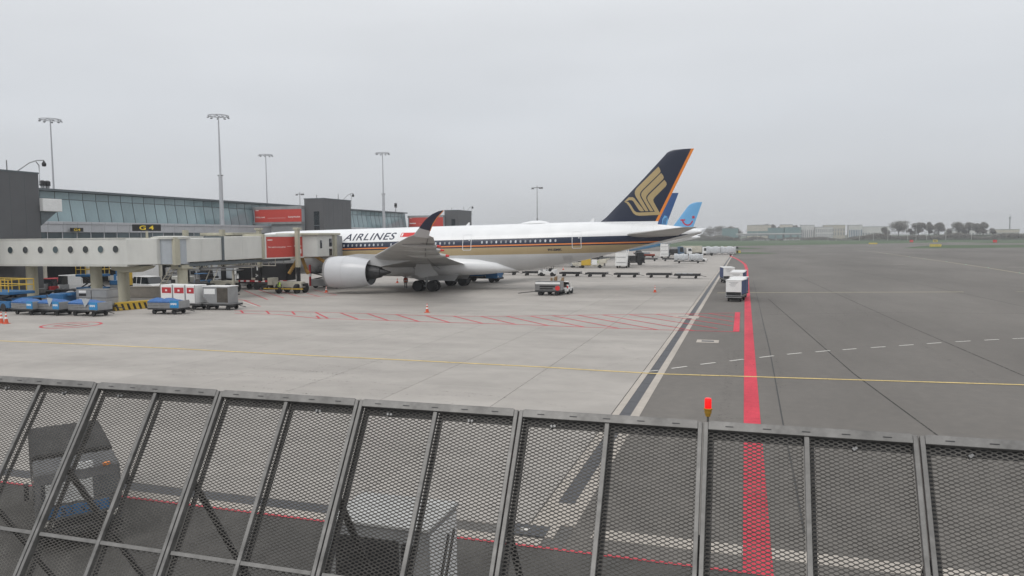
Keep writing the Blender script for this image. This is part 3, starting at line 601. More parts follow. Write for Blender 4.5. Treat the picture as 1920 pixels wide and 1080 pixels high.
# yellow air hoses hanging from the bridge
for k, pts in enumerate((([(-55.6, 84, 4.5), (-55.9, 83.7, 3.6), (-56.6, 83.2, 2.2)]), ([(-55.3, 84.2, 4.4), (-54.8, 84, 3.5), (-54.4, 83.9, 2.6), (-54.0, 83.6, 2.3)]), ([(-53.4, 84.5, 4.5), (-52.6, 84.8, 3.9), (-51.3, 85.3, 3.1), (-49.8, 85.8, 2.4), (-49.0, 86.2, 1.6)]))):
    P = []
    for i in range(len(pts)-1):
        for j in range(10): P.append(Vector(pts[i]).lerp(Vector(pts[i+1]), j/10))
    P.append(Vector(pts[-1])); c0 = P[0].copy(); rings = []
    for i, p in enumerate(P):
        d = (P[min(i+1, len(P)-1)]-P[max(i-1, 0)]).normalized(); a = d.cross(Vector((0, 1, .1))).normalized(); c = d.cross(a); rr = .25 if i % 2 else .2
        rings.append([p-c0+(a*math.cos(q*.785)+c*math.sin(q*.785))*rr for q in range(8)])
    o = MB().loft(rings).build('air_hose', 'hoseyellow', None, True); o.location = c0
    tag(o, ('short ribbed yellow air hose hanging straight under the bridge cab', 'short ribbed yellow air hose bending right under the bridge cab', 'long ribbed yellow air hose sagging from the bridge cab toward the engine')[k], 'hose', 'yellow air hoses under the bridge cab')

# ================================================================== TILTED MESH FENCE BELOW THE WINDOW
FE = R(58.3)
fence = thing('mesh_fence', 'galvanised steel fence of tilted expanded mesh panels just outside the window', 'fence', (0, 6, 5.22)); fence.rotation_euler = (FE, 0, 0)
PWID, FLEN = 1.53, 3.55
def expanded(w_, h_, lw=.060, sw=.0295):
    v = []; f = []; nr = int(h_/(sw/2)); nc = int(w_/lw); lw = w_/nc; bond = .013
    def bar(A, B, wd2, th, tl):
        d = (B-A).normalized(); p = Vector((-d.y, d.x, 0))
        if p.y < 0: p = -p
        wv = (p*math.cos(tl)+Vector((0, 0, 1))*math.sin(tl))*wd2/2; tv = (Vector((0, 0, 1))*math.cos(tl)-p*math.sin(tl))*th/2; b = len(v)
        for q in (A, B): v.extend([tuple(q+wv+tv), tuple(q-wv+tv), tuple(q-wv-tv), tuple(q+wv-tv)])
        f.extend([(b, b+1, b+5, b+4), (b+1, b+2, b+6, b+5), (b+2, b+3, b+7, b+6), (b+3, b, b+4, b+7)])
    rj = random.Random(3)
    for j in range(nr):
        for i in range(nc*2):
            x0, x1 = i*lw/2+bond/2, (i+1)*lw/2-bond/2; e1, e2 = rj.uniform(-.0008, .0008), rj.uniform(-.0008, .0008)
            up_ = (i+j) % 2 == 0; ya, yb = (-j*sw/2, -(j+1)*sw/2) if up_ else (-(j+1)*sw/2, -j*sw/2)
            bar(Vector((x0-.001, ya+e1, 0)), Vector((x1+.001, yb+e2, 0)), .0078, .0018, R(32))
            if up_: bar(Vector((x0-bond, ya, .001)), Vector((x0, ya, .001)), .0125, .002, R(32))
    me = bpy.data.meshes.new('expanded_mesh'); me.from_pydata(v, [], f); me.materials.append(K['mesh']); return me
ex_me = expanded(PWID/2-.05, FLEN-.06)
fr = MB(); g_ = .012
fr.b2((g_/2, -FLEN, -.025), (g_/2+.034, -.0, .03)); fr.b2((PWID-g_/2-.034, -FLEN, -.025), (PWID-g_/2, -.0, .03))
fr.b2((g_/2+.034, -.062, -.024), (PWID-g_/2-.034, .004, .034)); fr.b2((g_/2+.034, -FLEN, -.024), (PWID-g_/2-.034, -FLEN+.06, .028))
fr_me = fr.mesh('panel_frame', 'galv', bevel=.003)
mu_me = MB().b2((-.019, -FLEN+.06, -.02), (.019, -.062, .022)).mesh('mullion', 'galv', bevel=.003)
cr_me = MB().b2((0, -.018, -.019), (PWID/2-.065, .018, .015)).mesh('cross_bar', 'galv', bevel=.003)
cl_me = MB().b2((-.02, -.014, -.01), (.0, .014, .03)).b2((0, -.012, .0), (.026, .012, .012)).mesh('clip', 'midmetal', bevel=.003)
fl_me = [MB().b2((.035, -FLEN+.05, -.062), (.085, -.05, -.052)).mesh('rear_flange', 'flange'), MB().b2((PWID/2+.012, -FLEN+.05, -.062), (PWID/2+.056, -.05, -.052)).mesh('rear_flange', 'flange'), MB().b2((.085, -.115, -.064), (PWID/2-.0, -.05, -.054)).mesh('rear_flange', 'flange'), MB().b2((PWID/2+.056, -.115, -.064), (PWID-.03, -.05, -.054)).mesh('rear_flange', 'flange')]
lip_me = MB().b2((.05, .0045, -.028), (PWID-.05, .010, .03)).mesh('top_lip', 'galv')
bolt_me = MB().b2((-.03, -.003, -.0), (.03, .003, .004)).mesh('slot', 'darkmetal')
for k in range(-7, 4):
    x0 = -.295+k*PWID
    f_ = link('panel_frame', fr_me, fence); f_.location = (x0, 0, 0)
    m_ = link('mullion', mu_me, f_); m_.location = (PWID/2, 0, 0)
    for s_ in (0, 1):
        o = link('cross_bar', cr_me, f_); o.location = (.05 if s_ == 0 else PWID/2+.016, -1.516, 0)
        o = link('expanded_mesh', ex_me, f_); o.location = (.03 if s_ == 0 else PWID/2+.012, -.05, -.022); o['kind'] = 'stuff'
        if (k+s_) % 3: o = link('clip', cl_me, f_); o.location = (PWID*(.2+.5*s_)+.05*random.random(), -.105-.02*random.random(), -.02); o.rotation_euler.z = random.random()
    o = link('top_lip', lip_me, f_)
    for me_ in fl_me: link('rear_flange', me_, f_)
    for s_ in range(5): o = link('slot', bolt_me, f_); o.location = (.2+.28*s_, -.03, .034)
    br = MB().tube([(0, 0, 0), Vector((Matrix.Rotation(-FE, 3, 'X') @ Vector((.0, 1.15, -1.95))))], .032, 8).build('brace', 'darkmetal', fence); br.location = (x0, -.885, -.04)
dk = thing('walkway_deck', 'steel walkway deck carrying the tilted mesh fence', 'walkway', (0, 4, 0))
MB().b2((-13, -3.2, 1.95), (9, 3.1, 2.12)).build('deck_plate', 'galv', dk)
for x in (-11, -5, 1, 7):
    MB().b2((x-.12, -.12, 0), (x+.12, .12, 1.96)).build('post', 'galv', dk); MB().b2((x-.08, -3.2, 1.75), (x+.08, 3.1, 1.96)).build('beam', 'galv', dk)
# red obstruction light fixed to the fence
p = PY(1327.5, 768, 6.12); t = thing('obstruction_light', 'glowing red warning lamp on a brass coloured base behind the fence rail', 'lamp', (p.x, 6.12, p.z))
sc_ = 6.4/1387*1.0
MB().lathe([(-.062, .011), (-.18, .012)], 2, n=10).build('pole', 'galv', t); MB().lathe([(-.062, .02), (-.06, .024), (-.035, .026), (-.033, .033), (.0, .034), (.002, .042), (.012, .042), (.014, .03)], 2, n=20).build('base', 'lampbase', t, True)
MB().lathe([(.012, .032), (.09, .032), (.104, .028), (.108, .012)], 2, n=20).build('lens', 'redlens', t, True); t.scale = (.86, .86, .9); MB().b2((-.02, -.11, -.2), (.02, .01, -.16)).build('bracket', 'galv', t)
# ================================================================== AIRLINERS
ST = [(-33.3, 4.75, 4.45, .12), (-33.0, 5.2, 3.95, .62), (-32.3, 5.85, 3.4, 1.18), (-31.2, 6.7, 2.95, 1.75), (-29.8, 7.45, 2.6, 2.25), (-28.0, 7.9, 2.36, 2.65), (-26.0, 8.14, 2.22, 2.88), (-24, 8.22, 2.15, 2.97), (-21, 8.24, 2.14, 2.98), (0, 8.24, 2.14, 2.98), (9.5, 8.24, 2.14, 2.98), (12.5, 8.24, 2.32, 2.97), (16, 8.23, 2.88, 2.84), (19.5, 8.20, 3.5, 2.58), (22.8, 8.1, 4.22, 2.2), (26.1, 7.9, 4.88, 1.72), (29.3, 7.55, 5.5, 1.2), (31.6, 7.2, 5.98, .8), (33.2, 6.9, 6.3, .42), (33.5, 6.75, 6.45, .22)]
_X = np.array([s[0] for s in ST])
def smooth_tab(col):
    xs = np.linspace(-33.3, 33.5, 800); ys = np.interp(xs, _X, np.array([s[col] for s in ST])); k = np.hanning(31); k /= k.sum()
    p = np.pad(ys, 15, mode='reflect', reflect_type='odd'); q = np.convolve(p, k, 'valid'); q[:20] = ys[:20]; return xs, q
_T, _B, _H = smooth_tab(1), smooth_tab(2), smooth_tab(3)
def fus(x): return (float(np.interp(x, *_T)), float(np.interp(x, *_B)), float(np.interp(x, *_H)))
def fus_y(x, z, eps=.012):
    t, b, w_ = fus(x); c = (t+b)/2; r = (t-b)/2; q = max(0., 1-((z-c)/r)**2); return -w_*math.sqrt(q)-eps
def livery():
    m = bpy.data.materials.new('airliner_livery'); m.use_nodes = True; n = m.node_tree.nodes; l = m.node_tree.links; b = n['Principled BSDF']; b.inputs['Roughness'].default_value = .27
    tc_ = n.new('ShaderNodeTexCoord'); s = n.new('ShaderNodeSeparateXYZ'); l.new(tc_.outputs['Object'], s.inputs[0])
    mr_ = n.new('ShaderNodeMapRange'); mr_.inputs['From Min'].default_value = 4; mr_.inputs['From Max'].default_value = 8; l.new(s.outputs['Z'], mr_.inputs[0])
    r = n.new('ShaderNodeValToRGB'); r.color_ramp.interpolation = 'CONSTANT'; l.new(mr_.outputs[0], r.inputs[0])
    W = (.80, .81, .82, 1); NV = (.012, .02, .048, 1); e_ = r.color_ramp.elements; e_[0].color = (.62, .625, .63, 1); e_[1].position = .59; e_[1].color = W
    for p_, c_ in ((.095, (.42, .325, .185, 1)), (.325, NV), (.365, (.78, .25, .07, 1)), (.405, NV)): q = r.color_ramp.elements.new(p_); q.color = c_
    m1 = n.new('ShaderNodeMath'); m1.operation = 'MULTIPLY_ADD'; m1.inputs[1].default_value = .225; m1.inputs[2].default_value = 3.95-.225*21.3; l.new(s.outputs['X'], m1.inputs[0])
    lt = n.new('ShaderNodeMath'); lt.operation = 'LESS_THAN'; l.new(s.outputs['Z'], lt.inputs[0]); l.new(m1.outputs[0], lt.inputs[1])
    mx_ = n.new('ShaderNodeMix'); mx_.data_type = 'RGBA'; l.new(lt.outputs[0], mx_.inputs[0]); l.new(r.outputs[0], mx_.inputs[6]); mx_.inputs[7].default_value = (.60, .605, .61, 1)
    nz_ = n.new('ShaderNodeTexNoise'); nz_.inputs['Scale'].default_value = .5; nz_.inputs['Detail'].default_value = 7; l.new(tc_.outputs['Object'], nz_.inputs[0])
    r2 = n.new('ShaderNodeMapRange'); r2.inputs['From Min'].default_value = .3; r2.inputs['From Max'].default_value = .7; r2.inputs['To Min'].default_value = .95; r2.inputs['To Max'].default_value = 1.03; l.new(nz_.outputs[0], r2.inputs[0])
    fr_ = None
    for ax_, per, wd_ in (('X', 2.54, .009), ('Z', 1.31, .012)):                    # skin panel joints
        d1 = n.new('ShaderNodeMath'); d1.operation = 'DIVIDE'; d1.inputs[1].default_value = per; l.new(s.outputs[ax_], d1.inputs[0]); d2 = n.new('ShaderNodeMath'); d2.operation = 'FRACT'; l.new(d1.outputs[0], d2.inputs[0])
        d3 = n.new('ShaderNodeMath'); d3.operation = 'LESS_THAN'; d3.inputs[1].default_value = wd_; l.new(d2.outputs[0], d3.inputs[0]); d4 = n.new('ShaderNodeMath'); d4.operation = 'MULTIPLY_ADD'; d4.inputs[1].default_value = -.16; l.new(d3.outputs[0], d4.inputs[0])
        if fr_ is None: d4.inputs[2].default_value = 1.0
        else: l.new(fr_, d4.inputs[2])
        fr_ = d4.outputs[0]
    d5 = n.new('ShaderNodeMath'); d5.operation = 'MULTIPLY'; l.new(fr_, d5.inputs[0]); l.new(r2.outputs[0], d5.inputs[1])
    v = n.new('ShaderNodeVectorMath'); v.operation = 'SCALE'; l.new(mx_.outputs[2], v.inputs[0]); l.new(d5.outputs[0], v.inputs['Scale']); l.new(v.outputs[0], b.inputs['Base Color']); return m
AX, AY = -38.26, 91.05; PIT_A = -.0166
air = thing('airliner', 'white airliner with navy and gold stripes and a golden bird on its navy tail', 'airplane', (AX, AY, 0))
def ring(x, n_=64, sc_=1.): 
    t, b, w_ = fus(x); c = (t+b)/2; r = (t-b)/2
    return [(x*sc_, w_*math.cos(2*math.pi*i/n_)*sc_, (c+r*math.sin(2*math.pi*i/n_))*sc_) for i in range(n_)]
xs = list(np.linspace(-33.3, -24, 22))+list(np.linspace(-22, 9, 18))+list(np.linspace(10, 33.5, 30))
body = MB().loft([ring(float(x)) for x in xs]).build('fuselage', livery(), air, True); body.rotation_euler.y = PIT_A
def L2(o): o.rotation_euler.y = PIT_A; return o
# belly fairing
rg = []
for x, wd_, bt, tp in ((-14.5, .4, 2.25, 2.6), (-13, 2.2, 2.0, 3.3), (-10.5, 2.95, 1.78, 4.0), (-6, 3.3, 1.68, 4.45), (-1, 3.38, 1.68, 4.5), (3, 3.36, 1.72, 4.45), (6, 3.2, 1.82, 4.2), (8.4, 2.7, 2.0, 3.7), (10.2, 1.6, 2.15, 3.0), (11.2, .4, 2.3, 2.6)):
    rg.append([(x, wd_*math.copysign(abs(math.cos(a))**.75, math.cos(a)), (tp+bt)/2+(tp-bt)/2*math.copysign(abs(math.sin(a))**.8, math.sin(a))) for a in [2*math.pi*i/40 for i in range(40)]])
L2(MB().loft(rg).build('belly_fairing', 'planewhite', body, True)).rotation_euler.y = 0
# cabin windows, each its own pane
wv = [(.115*math.copysign(abs(math.cos(a))**.7, math.cos(a)), .17*math.copysign(abs(math.sin(a))**.7, math.sin(a))) for a in [2*math.pi*i/14 for i in range(14)]]
cw_me = MB().prism(wv, 1, -.02, .02).mesh('cabin_window', 'cabinwin')
x = -62.0
while x < -21.5:
    if not (-35.2 < x < -32.0 or -54.6 < x < -51.5 or -45.3 < x < -44.6):
        lx = x-AX; zz = 5.985; o = link('cabin_window', cw_me, body); o.location = (lx, fus_y(lx, zz, .004), zz); o.rotation_euler.x = -math.asin((zz-5.19)/3.05)
    x += .635
def door(x0, x1, z0, z1, w_=.075):
    P = []; rr = .16
    def rr_(x0, x1, z0, z1, r_):
        out = []
        for cx_, cz_, a0 in ((x1-r_, z1-r_, 0), (x0+r_, z1-r_, 90), (x0+r_, z0+r_, 180), (x1-r_, z0+r_, 270)):
            for k in range(5): a = R(a0+k*22.5); out.append((cx_+r_*math.cos(a), cz_+r_*math.sin(a)))
        return out
    o_ = rr_(x0, x1, z0, z1, rr); i_ = rr_(x0+w_, x1-w_, z0+w_, z1-w_, rr-.05); n_ = len(o_)
    d = drape([(o_+i_, [(k, (k+1) % n_, n_+(k+1) % n_, n_+k) for k in range(n_)])], lambda x, z: fus_y(x, z, .014), 'doorline', 'cabin_door', body, .3)
    h_ = MB().b2((-.09, -.03, -.05), (.09, .01, .05)).build('door_window', 'doorline', d); zz = z0+(z1-z0)*.62; h_.location = ((x1-.3), fus_y(x1-.3, zz, 0), zz); return d
for x0, x1, z0, z1 in ((-34.16, -32.96, 5.09, 7.12), (-19.98, -18.82, 5.27, 7.36), (-53.9, -52.7, 4.85, 6.95), (-66.3, -65.1, 4.7, 6.8)):
    k = .0166*((x0+x1)/2-AX); door(x0-AX, x1-AX, z0-k, z1-k)
# lettering on the body
def body_text(txt, x0, x1, z0, z1, m_, name='lettering', **kw):
    vs, fs = text_mesh(txt, **kw); drape([([(x0+(x1-x0)*u, z0+(z1-z0)*v) for u, v in vs], fs)], lambda x, z: fus_y(x, z, .012), m_, name, body, .25)
body_text('AIRLINES', -51.45-AX, -43.75-AX, 6.63, 7.56, 'navy', shear=.22, bold=.012, space=1.1); body_text('SINGAPORE', -62.2-AX, -52.3-AX, 6.63, 7.56, 'navy', shear=.22, bold=.012, space=1.1)
body_text('9V-SMK', -23.0-AX, -21.25-AX, 4.72, 5.02, 'navy', bold=.03)
def q4(x0, x1, z0, z1, s_=0): return [([(x0, z0), (x1, z0), (x1+s_, z1), (x0+s_, z1)], [(0, 1, 2, 3)])]
drape(q4(-43.1-AX, -40.6-AX, 6.95, 7.5, .08), lambda x, z: fus_y(x, z, .012), 'redtip', 'flag', body, .2); drape(q4(-42.98-AX, -42.78-AX, 7.03, 7.42, .06), lambda x, z: fus_y(x, z, .018), 'planewhite', 'flag_mark', body, .2)
drape(q4(-21.3-AX, -20.1-AX, 3.4, 4.1), lambda x, z: fus_y(x, z, .006), 'planegrey', 'cargo_hatch', body, .2)
o = MB().loft([[(x, w_*math.cos(a), 8.2+h_*max(0, math.sin(a))) for a in [math.pi*2*i/16 for i in range(16)]] for x, w_, h_ in ((11.0, .05, .02), (11.5, .5, .2), (12.5, .7, .36), (13.6, .7, .38), (14.4, .5, .22), (14.9, .05, .02))]).build('antenna_dome', 'planewhite', body, True)
for x in (-2.2, 3.5, 20.0): MB().prism([(x, 8.2), (x+.5, 8.2), (x+.6, 8.62), (x+.42, 8.62)], 1, -.03, .03).build('blade_antenna', 'planewhite', body)
for x in (13.2, 17): MB().prism([(x, 2.6+.18*(x-13.2)), (x+.6, 2.6+.18*(x-13.2)), (x+.7, 2.05+.18*(x-13.2)), (x+.45, 2.05+.18*(x-13.2))], 1, -.03, .03).build('blade_antenna', 'planewhite', body)
# fin
def airfoil(n_=14):
    up_ = [(.5-.5*math.cos(math.pi*i/n_)) for i in range(n_+1)]; th_ = lambda c: 5*(.2969*math.sqrt(c)-.126*c-.3516*c*c+.2843*c**3-.1036*c**4)
    return [(c, th_(c)) for c in up_]+[(c, -th_(c)) for c in up_[-2:0:-1]]
AF = airfoil()
def px_fin(px, py, Y): p = PY(px, py, Y); return (p.x, p.z)
def te_x(p0, p1): return lambda z: p0[0]+(p1[0]-p0[0])*(z-p0[1])/(p1[1]-p0[1])
def build_fin(name, le, te, parent, org, m_, tcr=.09):     # le / te: lists of (x, z)
    lez = [p[1] for p in le]; zs = sorted(set(lez)); rings = []; tl = lambda z: np.interp(z, [p[1] for p in te], [p[0] for p in te]); ll = lambda z: np.interp(z, lez, [p[0] for p in le])
    for z in zs:
        a, b = float(ll(z)), float(tl(z)); c = b-a; rings.append([(a+c*u-org[0], min(tcr*c, .75)*v, z-org[2]) for u, v in AF])
    def half(x, z): a, b = float(ll(z+org[2])), float(tl(z+org[2])); c = max(b-a, .01); u = min(1, max(0, (x+org[0]-a)/c)); return min(tcr*c, .75)*5*(.2969*math.sqrt(u)-.126*u-.3516*u*u+.2843*u**3-.1036*u**4)
    return MB().loft(rings).build(name, m_, parent, True), half
le = [px_fin(*p, AY) for p in ((1100, 424), (1125, 416.7), (1136.7, 407.5), (1155, 388.5), (1176, 367), (1210, 331), (1246.7, 291), (1250.5, 286.5), (1256, 283.2), (1263, 281), (1280, 279.3))]
te = [px_fin(*p, AY) for p in ((1232, 424), (1235, 413.3), (1301.7, 278))]
le.sort(key=lambda p: p[1]); te.sort(key=lambda p: p[1])
fm = bpy.data.materials.new('fin_livery'); fm.use_nodes = True; n_ = fm.node_tree.nodes; l_ = fm.node_tree.links; b_ = n_['Principled BSDF']; b_.inputs['Roughness'].default_value = .3
tc_ = n_.new('ShaderNodeTexCoord'); s_ = n_.new('ShaderNodeSeparateXYZ'); l_.new(tc_.outputs['Object'], s_.inputs[0])
(t0x, t0z), (t1x, t1z) = te[-2], te[-1]; sl = (t1x-t0x)/(t1z-t0z)
ma = n_.new('ShaderNodeMath'); ma.operation = 'MULTIPLY_ADD'; ma.inputs[1].default_value = -sl; l_.new(s_.outputs['Z'], ma.inputs[0]); l_.new(s_.outputs['X'], ma.inputs[2])
gt_ = n_.new('ShaderNodeMath'); gt_.operation = 'GREATER_THAN'; gt_.inputs[1].default_value = (t0x-AX)-sl*t0z-.34; l_.new(ma.outputs[0], gt_.inputs[0])
mxx = n_.new('ShaderNodeMix'); mxx.data_type = 'RGBA'; l_.new(gt_.outputs[0], mxx.inputs[0]); mxx.inputs[6].default_value = (.014, .021, .045, 1); mxx.inputs[7].default_value = (.80, .25, .035, 1)
z8 = n_.new('ShaderNodeMath'); z8.operation = 'LESS_THAN'; z8.inputs[1].default_value = 8.5; l_.new(s_.outputs['Z'], z8.inputs[0])
mx2 = n_.new('ShaderNodeMix'); mx2.data_type = 'RGBA'; l_.new(z8.outputs[0], mx2.inputs[0]); l_.new(mxx.outputs[2], mx2.inputs[6]); mx2.inputs[7].default_value = (.80, .81, .82, 1); l_.new(mx2.outputs[2], b_.inputs['Base Color'])
fin, half = build_fin('fin', le, te, air, (AX, AY, 0), fm)
LG8 = lambda pts: [((PY(1120+x/6, 260+y/6, AY-.35).x-AX), PY(1120+x/6, 260+y/6, AY-.35).z) for x, y in pts]
BIRD = ([(685, 312), (702, 338), (710, 366), (700, 386), (505, 576), (484, 604), (478, 634), (488, 664), (574, 814), (540, 816), (518, 786), (432, 652), (420, 620), (421, 590), (440, 556)],
        [(716, 385), (738, 412), (746, 436), (738, 456), (572, 618), (552, 646), (548, 668), (556, 694), (628, 814), (590, 815), (500, 660), (491, 636), (496, 608), (514, 584)],
        [(752, 462), (774, 490), (778, 512), (768, 534), (642, 660), (626, 688), (632, 712), (711, 856), (470, 867), (432, 860), (402, 836), (352, 754), (326, 722), (300, 711), (328, 706), (352, 716), (372, 740), (414, 808), (436, 826), (470, 831), (645, 822), (566, 692), (560, 668), (566, 648), (584, 626)],
        [(300, 709), (350, 660), (395, 657), (414, 668), (508, 786), (524, 815), (490, 817), (468, 806), (404, 704), (388, 692), (360, 690), (330, 702)])
for k in BIRD: p = LG8(k); drape([(p, [tuple(range(len(p)))])], lambda x, z: -half(x, z)-.012, 'fingold', 'tail_emblem', fin, .35)
# wings
WS = [(91.05-2.2, -49.6, -33.6, 3.55, .145), (88.0, -48.2, -33.9, 3.75, .14), (84, -45.2, -33.4, 4.15, .125), (80, -42.4, -32.9, 4.6, .12), (75.5, -39.2, -32.0, 5.12, .11), (70, -35.3, -30.1, 5.8, .11), (65.5, -32.0, -28.3, 6.38, .105), (62, -29.4, -26.9, 6.82, .10), (60.7, PY(775, 441, 60.7).x, PY(804, 446, 60.7).x, 6.97, .10)]
def wing(sign):
    rings = []
    for Y, a, b, z, t in WS:
        c = b-a; yy = (Y-AY) if sign < 0 else (AY-Y); rings.append([(a+c*u-AX, yy, z-.03*c*u+t*c*v*.9+(.012*c*math.sin(u*3.14))) for u, v in AF])
    o = MB().loft(rings).build('wing', 'wingunder', air, True)
    wl = [((775, 441), (804, 446), 60.7, 0), ((786, 427), (806.5, 433), 60.05, .55), ((797, 412.5), (811.5, 420.5), 59.5, .85), ((810, 401.5), (819.5, 408), 59.0, 1), ((822, 396), (828, 399), 58.75, 1), ((830, 394.3), (831.5, 395), 58.62, 1)]
    rings = []
    for A_, B_, Y, k in wl:
        A3, B3 = PY(*A_, Y), PY(*B_, Y); r_ = []
        for u, v in AF:
            p = A3.lerp(B3, u); c = (B3-A3).length; d = v*.1*c; r_.append((p.x-AX, ((p.y-AY)+d*k)*(1 if sign < 0 else -1), p.z+d*(1-k)))
        rings.append(r_)
    b0 = MB().loft(rings[:2]).build('winglet_root', 'planegrey', o, True); w2 = MB().loft(rings[1:]).build('winglet', 'navy', o, True)
    lw = MB()
    lw.tube([((PY(*B_, Y).x-AX), (PY(*B_, Y).y-AY)*(1 if sign < 0 else -1), PY(*B_, Y).z) for A_, B_, Y, k in wl[1:]], .035, 6); lw.build('winglet_edge', 'orange', w2)
    for Yt, xt, zt_, ln, rr in ((66.2, -27.9, 5.78, 4.2, .26), (70.6, -29.4, 5.3, 5.0, .31), (75.6, -30.9, 4.6, 5.4, .38)):
        yy = (Yt-AY)*(1 if sign < 0 else -1); f_ = MB().lathe([(-ln, .02), (-ln*.9, rr*.45), (-ln*.7, rr*.85), (-ln*.45, rr), (-ln*.2, rr*.75), (-.28, rr*.42)], 0, n=16).build('flap_fairing', 'wingunder', o, True)
        f_.location = (xt-AX-.15, yy, zt_+.12); f_.rotation_euler.y = .03
        MB().lathe([(-.28, rr*.44), (-.05, rr*.3), (.06, rr*.32), (.08, .03)], 0, n=14).build('tip_cover', 'redtip', f_, True)
    return o
wp = wing(-1); wing(1)
# flap and spoiler gaps as thin raised strips under the wing
for i in range(len(WS)-3):
    (Y0, a0, b0, z0, t0), (Y1, a1, b1, z1, t1) = WS[i+1], WS[i+2]; g0 = b0-(b0-a0)*.24; g1 = b1-(b1-a1)*.24
    MB().loft([[(g0-AX+d, Y0-AY, z0-.03*(b0-a0)*.76-.055*(b0-a0)*.9-.02), (g1-AX+d, Y1-AY, z1-.03*(b1-a1)*.76-.055*(b1-a1)*.9-.02)] for d in (0, .07)], False, closed=False).build('flap_gap', 'darkmetal', wp)
# engines
def engine(sign):
    yy = (80.5-AY)*(1 if sign < 0 else -1); cx, cz = -48.95-AX, 2.62
    nac = MB().lathe([(1.2, 1.5), (.3, 1.52), (.06, 1.6), (0, 1.70), (.08, 1.80), (.5, 1.90), (1.4, 1.97), (2.6, 1.98), (3.8, 1.9), (4.9, 1.73), (5.75, 1.55), (5.76, 1.50), (4.9, 1.4)], 0, n=48, caps=False).build('nacelle', 'nacelle', air, True)
    nac.location = (cx, yy, cz)
    MB().lathe([(1.15, 1.5), (1.2, .3), (.7, .05)], 0, n=32).build('fan', 'darkmetal', nac, True)
    MB().lathe([(5.7, 1.49), (4.6, 1.42), (4.3, .75)], 0, n=40, caps=False).build('bypass_duct', 'black', nac)
    MB().lathe([(4.4, .92), (5.6, .88), (6.5, .74), (7.1, .62), (7.12, .56), (6.6, .54)], 0, n=36, caps=False).build('core_cowl', 'darkmetal', nac, True)
    MB().lathe([(6.3, .54), (7.2, .46), (8.3, .12), (8.45, .02)], 0, n=24).build('exhaust_cone', 'darkmetal', nac, True)
    MB().lathe([(2.62, 1.985), (2.66, 1.985)], 0, n=48, caps=False).build('cowl_seam', 'planegrey', nac)
    MB().lathe([(-.005, 1.70), (.06, 1.805), (.35, 1.882), (.36, 1.872)], 0, n=48, caps=False).build('intake_lip', 'greymetal', nac, True)
    z0 = cz+1.5
    py = MB(); pr = [[(cx+1.8, yy+s_*.12, z0), (cx+1.8, yy+s_*.12, z0+.35)] for s_ in (-1, 1)]
    py.loft([[(cx+1.6, yy-.06, z0-.2), (cx+1.6, yy+.06, z0-.2), (cx+1.6, yy+.06, z0+.42), (cx+1.6, yy-.06, z0+.42)], [(cx+4, yy-.25, z0-.3), (cx+4, yy+.25, z0-.3), (cx+4, yy+.25, z0+.72), (cx+4, yy-.25, z0+.72)], [(cx+7.2, yy-.28, z0-.8), (cx+7.2, yy+.28, z0-.8), (cx+7.2, yy+.28, z0+.62), (cx+7.2, yy-.28, z0+.62)], [(cx+11, yy-.1, z0-.1), (cx+11, yy+.1, z0-.1), (cx+11, yy+.1, z0+.3), (cx+11, yy-.1, z0+.3)]])
    py.build('pylon', 'planegrey', air, True)
engine(-1); engine(1)
# tailplane
def stab(sign):
    rings = []
    for Y, a, b, z, t in ((91.05, -14.4, -7.6, 6.75, .09), (89.2, -13.5, -7.3, 6.9, .09), (86.5, -10.9, -6.5, 7.15, .085), (83, -7.6, -5.35, 7.5, .08), (82.1, -6.6, -4.95, 7.6, .07), (81.8, -5.9, -4.8, 7.64, .04)):
        c = b-a; yy = (Y-AY)*(1 if sign < 0 else -1); rings.append([(a+c*u-AX, yy, z+t*c*v-.01*c*u) for u, v in AF])
    return MB().loft(rings).build('tailplane', 'wingunder' if sign < 0 else 'planewhite', air, True)
stab(-1); stab(1)
# landing gear
def bogie(y):
    leg = MB().lathe([(.7, .16), (2.2, .19), (2.25, .27), (4.2, .3)], 2, (0, y*.985, 0), n=14).build('gear_leg', 'greymetal', air)
    MB().b2((-1.25, y-.12, .55), (1.25, y+.12, .82)).build('bogie_beam', 'greymetal', leg, bevel=.03); MB().tube([(-1.9, y*.96, 3.0), (-.1, y, 1.7)], .09).build('drag_brace', 'greymetal', leg); MB().tube([(0, y*.6, 3.0), (0, y, 1.9)], .08).build('side_brace', 'greymetal', leg)
    for x in (-.98, .98):
        MB().tube([(x, y-.7, .69), (x, y+.7, .69)], .09).build('axle', 'midmetal', leg)
        for dy in (-.45, .45): w_ = wheel(air, x, y+dy, .70, .56)
bogie(-5.3); bogie(5.3)
dpx = [(780, 494.5), (804, 491), (822, 515.5), (792, 521.5), (777, 515)]
for s_ in (-1, 1):
    p = [PY(*q, AY-6.35) for q in dpx]; MB().prism([(q.x-AX, q.z) for q in p], 1, s_*6.32-.03, s_*6.32+.03).build('gear_door', 'planegrey', air, bevel=.01)
MB().prism([(-4.0, 2.1), (3.3, 2.1), (2.6, 1.15), (-2.2, 1.15), (-3.4, 1.5)], 1, -2.3, -2.2).build('gear_door', 'planegrey', air, bevel=.01); MB().prism([(-4.0, 2.1), (3.3, 2.1), (2.6, 1.15), (-2.2, 1.15), (-3.4, 1.5)], 1, 2.2, 2.3).build('gear_door', 'planegrey', air, bevel=.01)
ng = MB().lathe([(.45, .1), (2.3, .12)], 2, (-28.66, 0, 0), n=12).build('nose_leg', 'greymetal', air)
for dy in (-.3, .3): wheel(air, -28.66, dy, .5, .36)

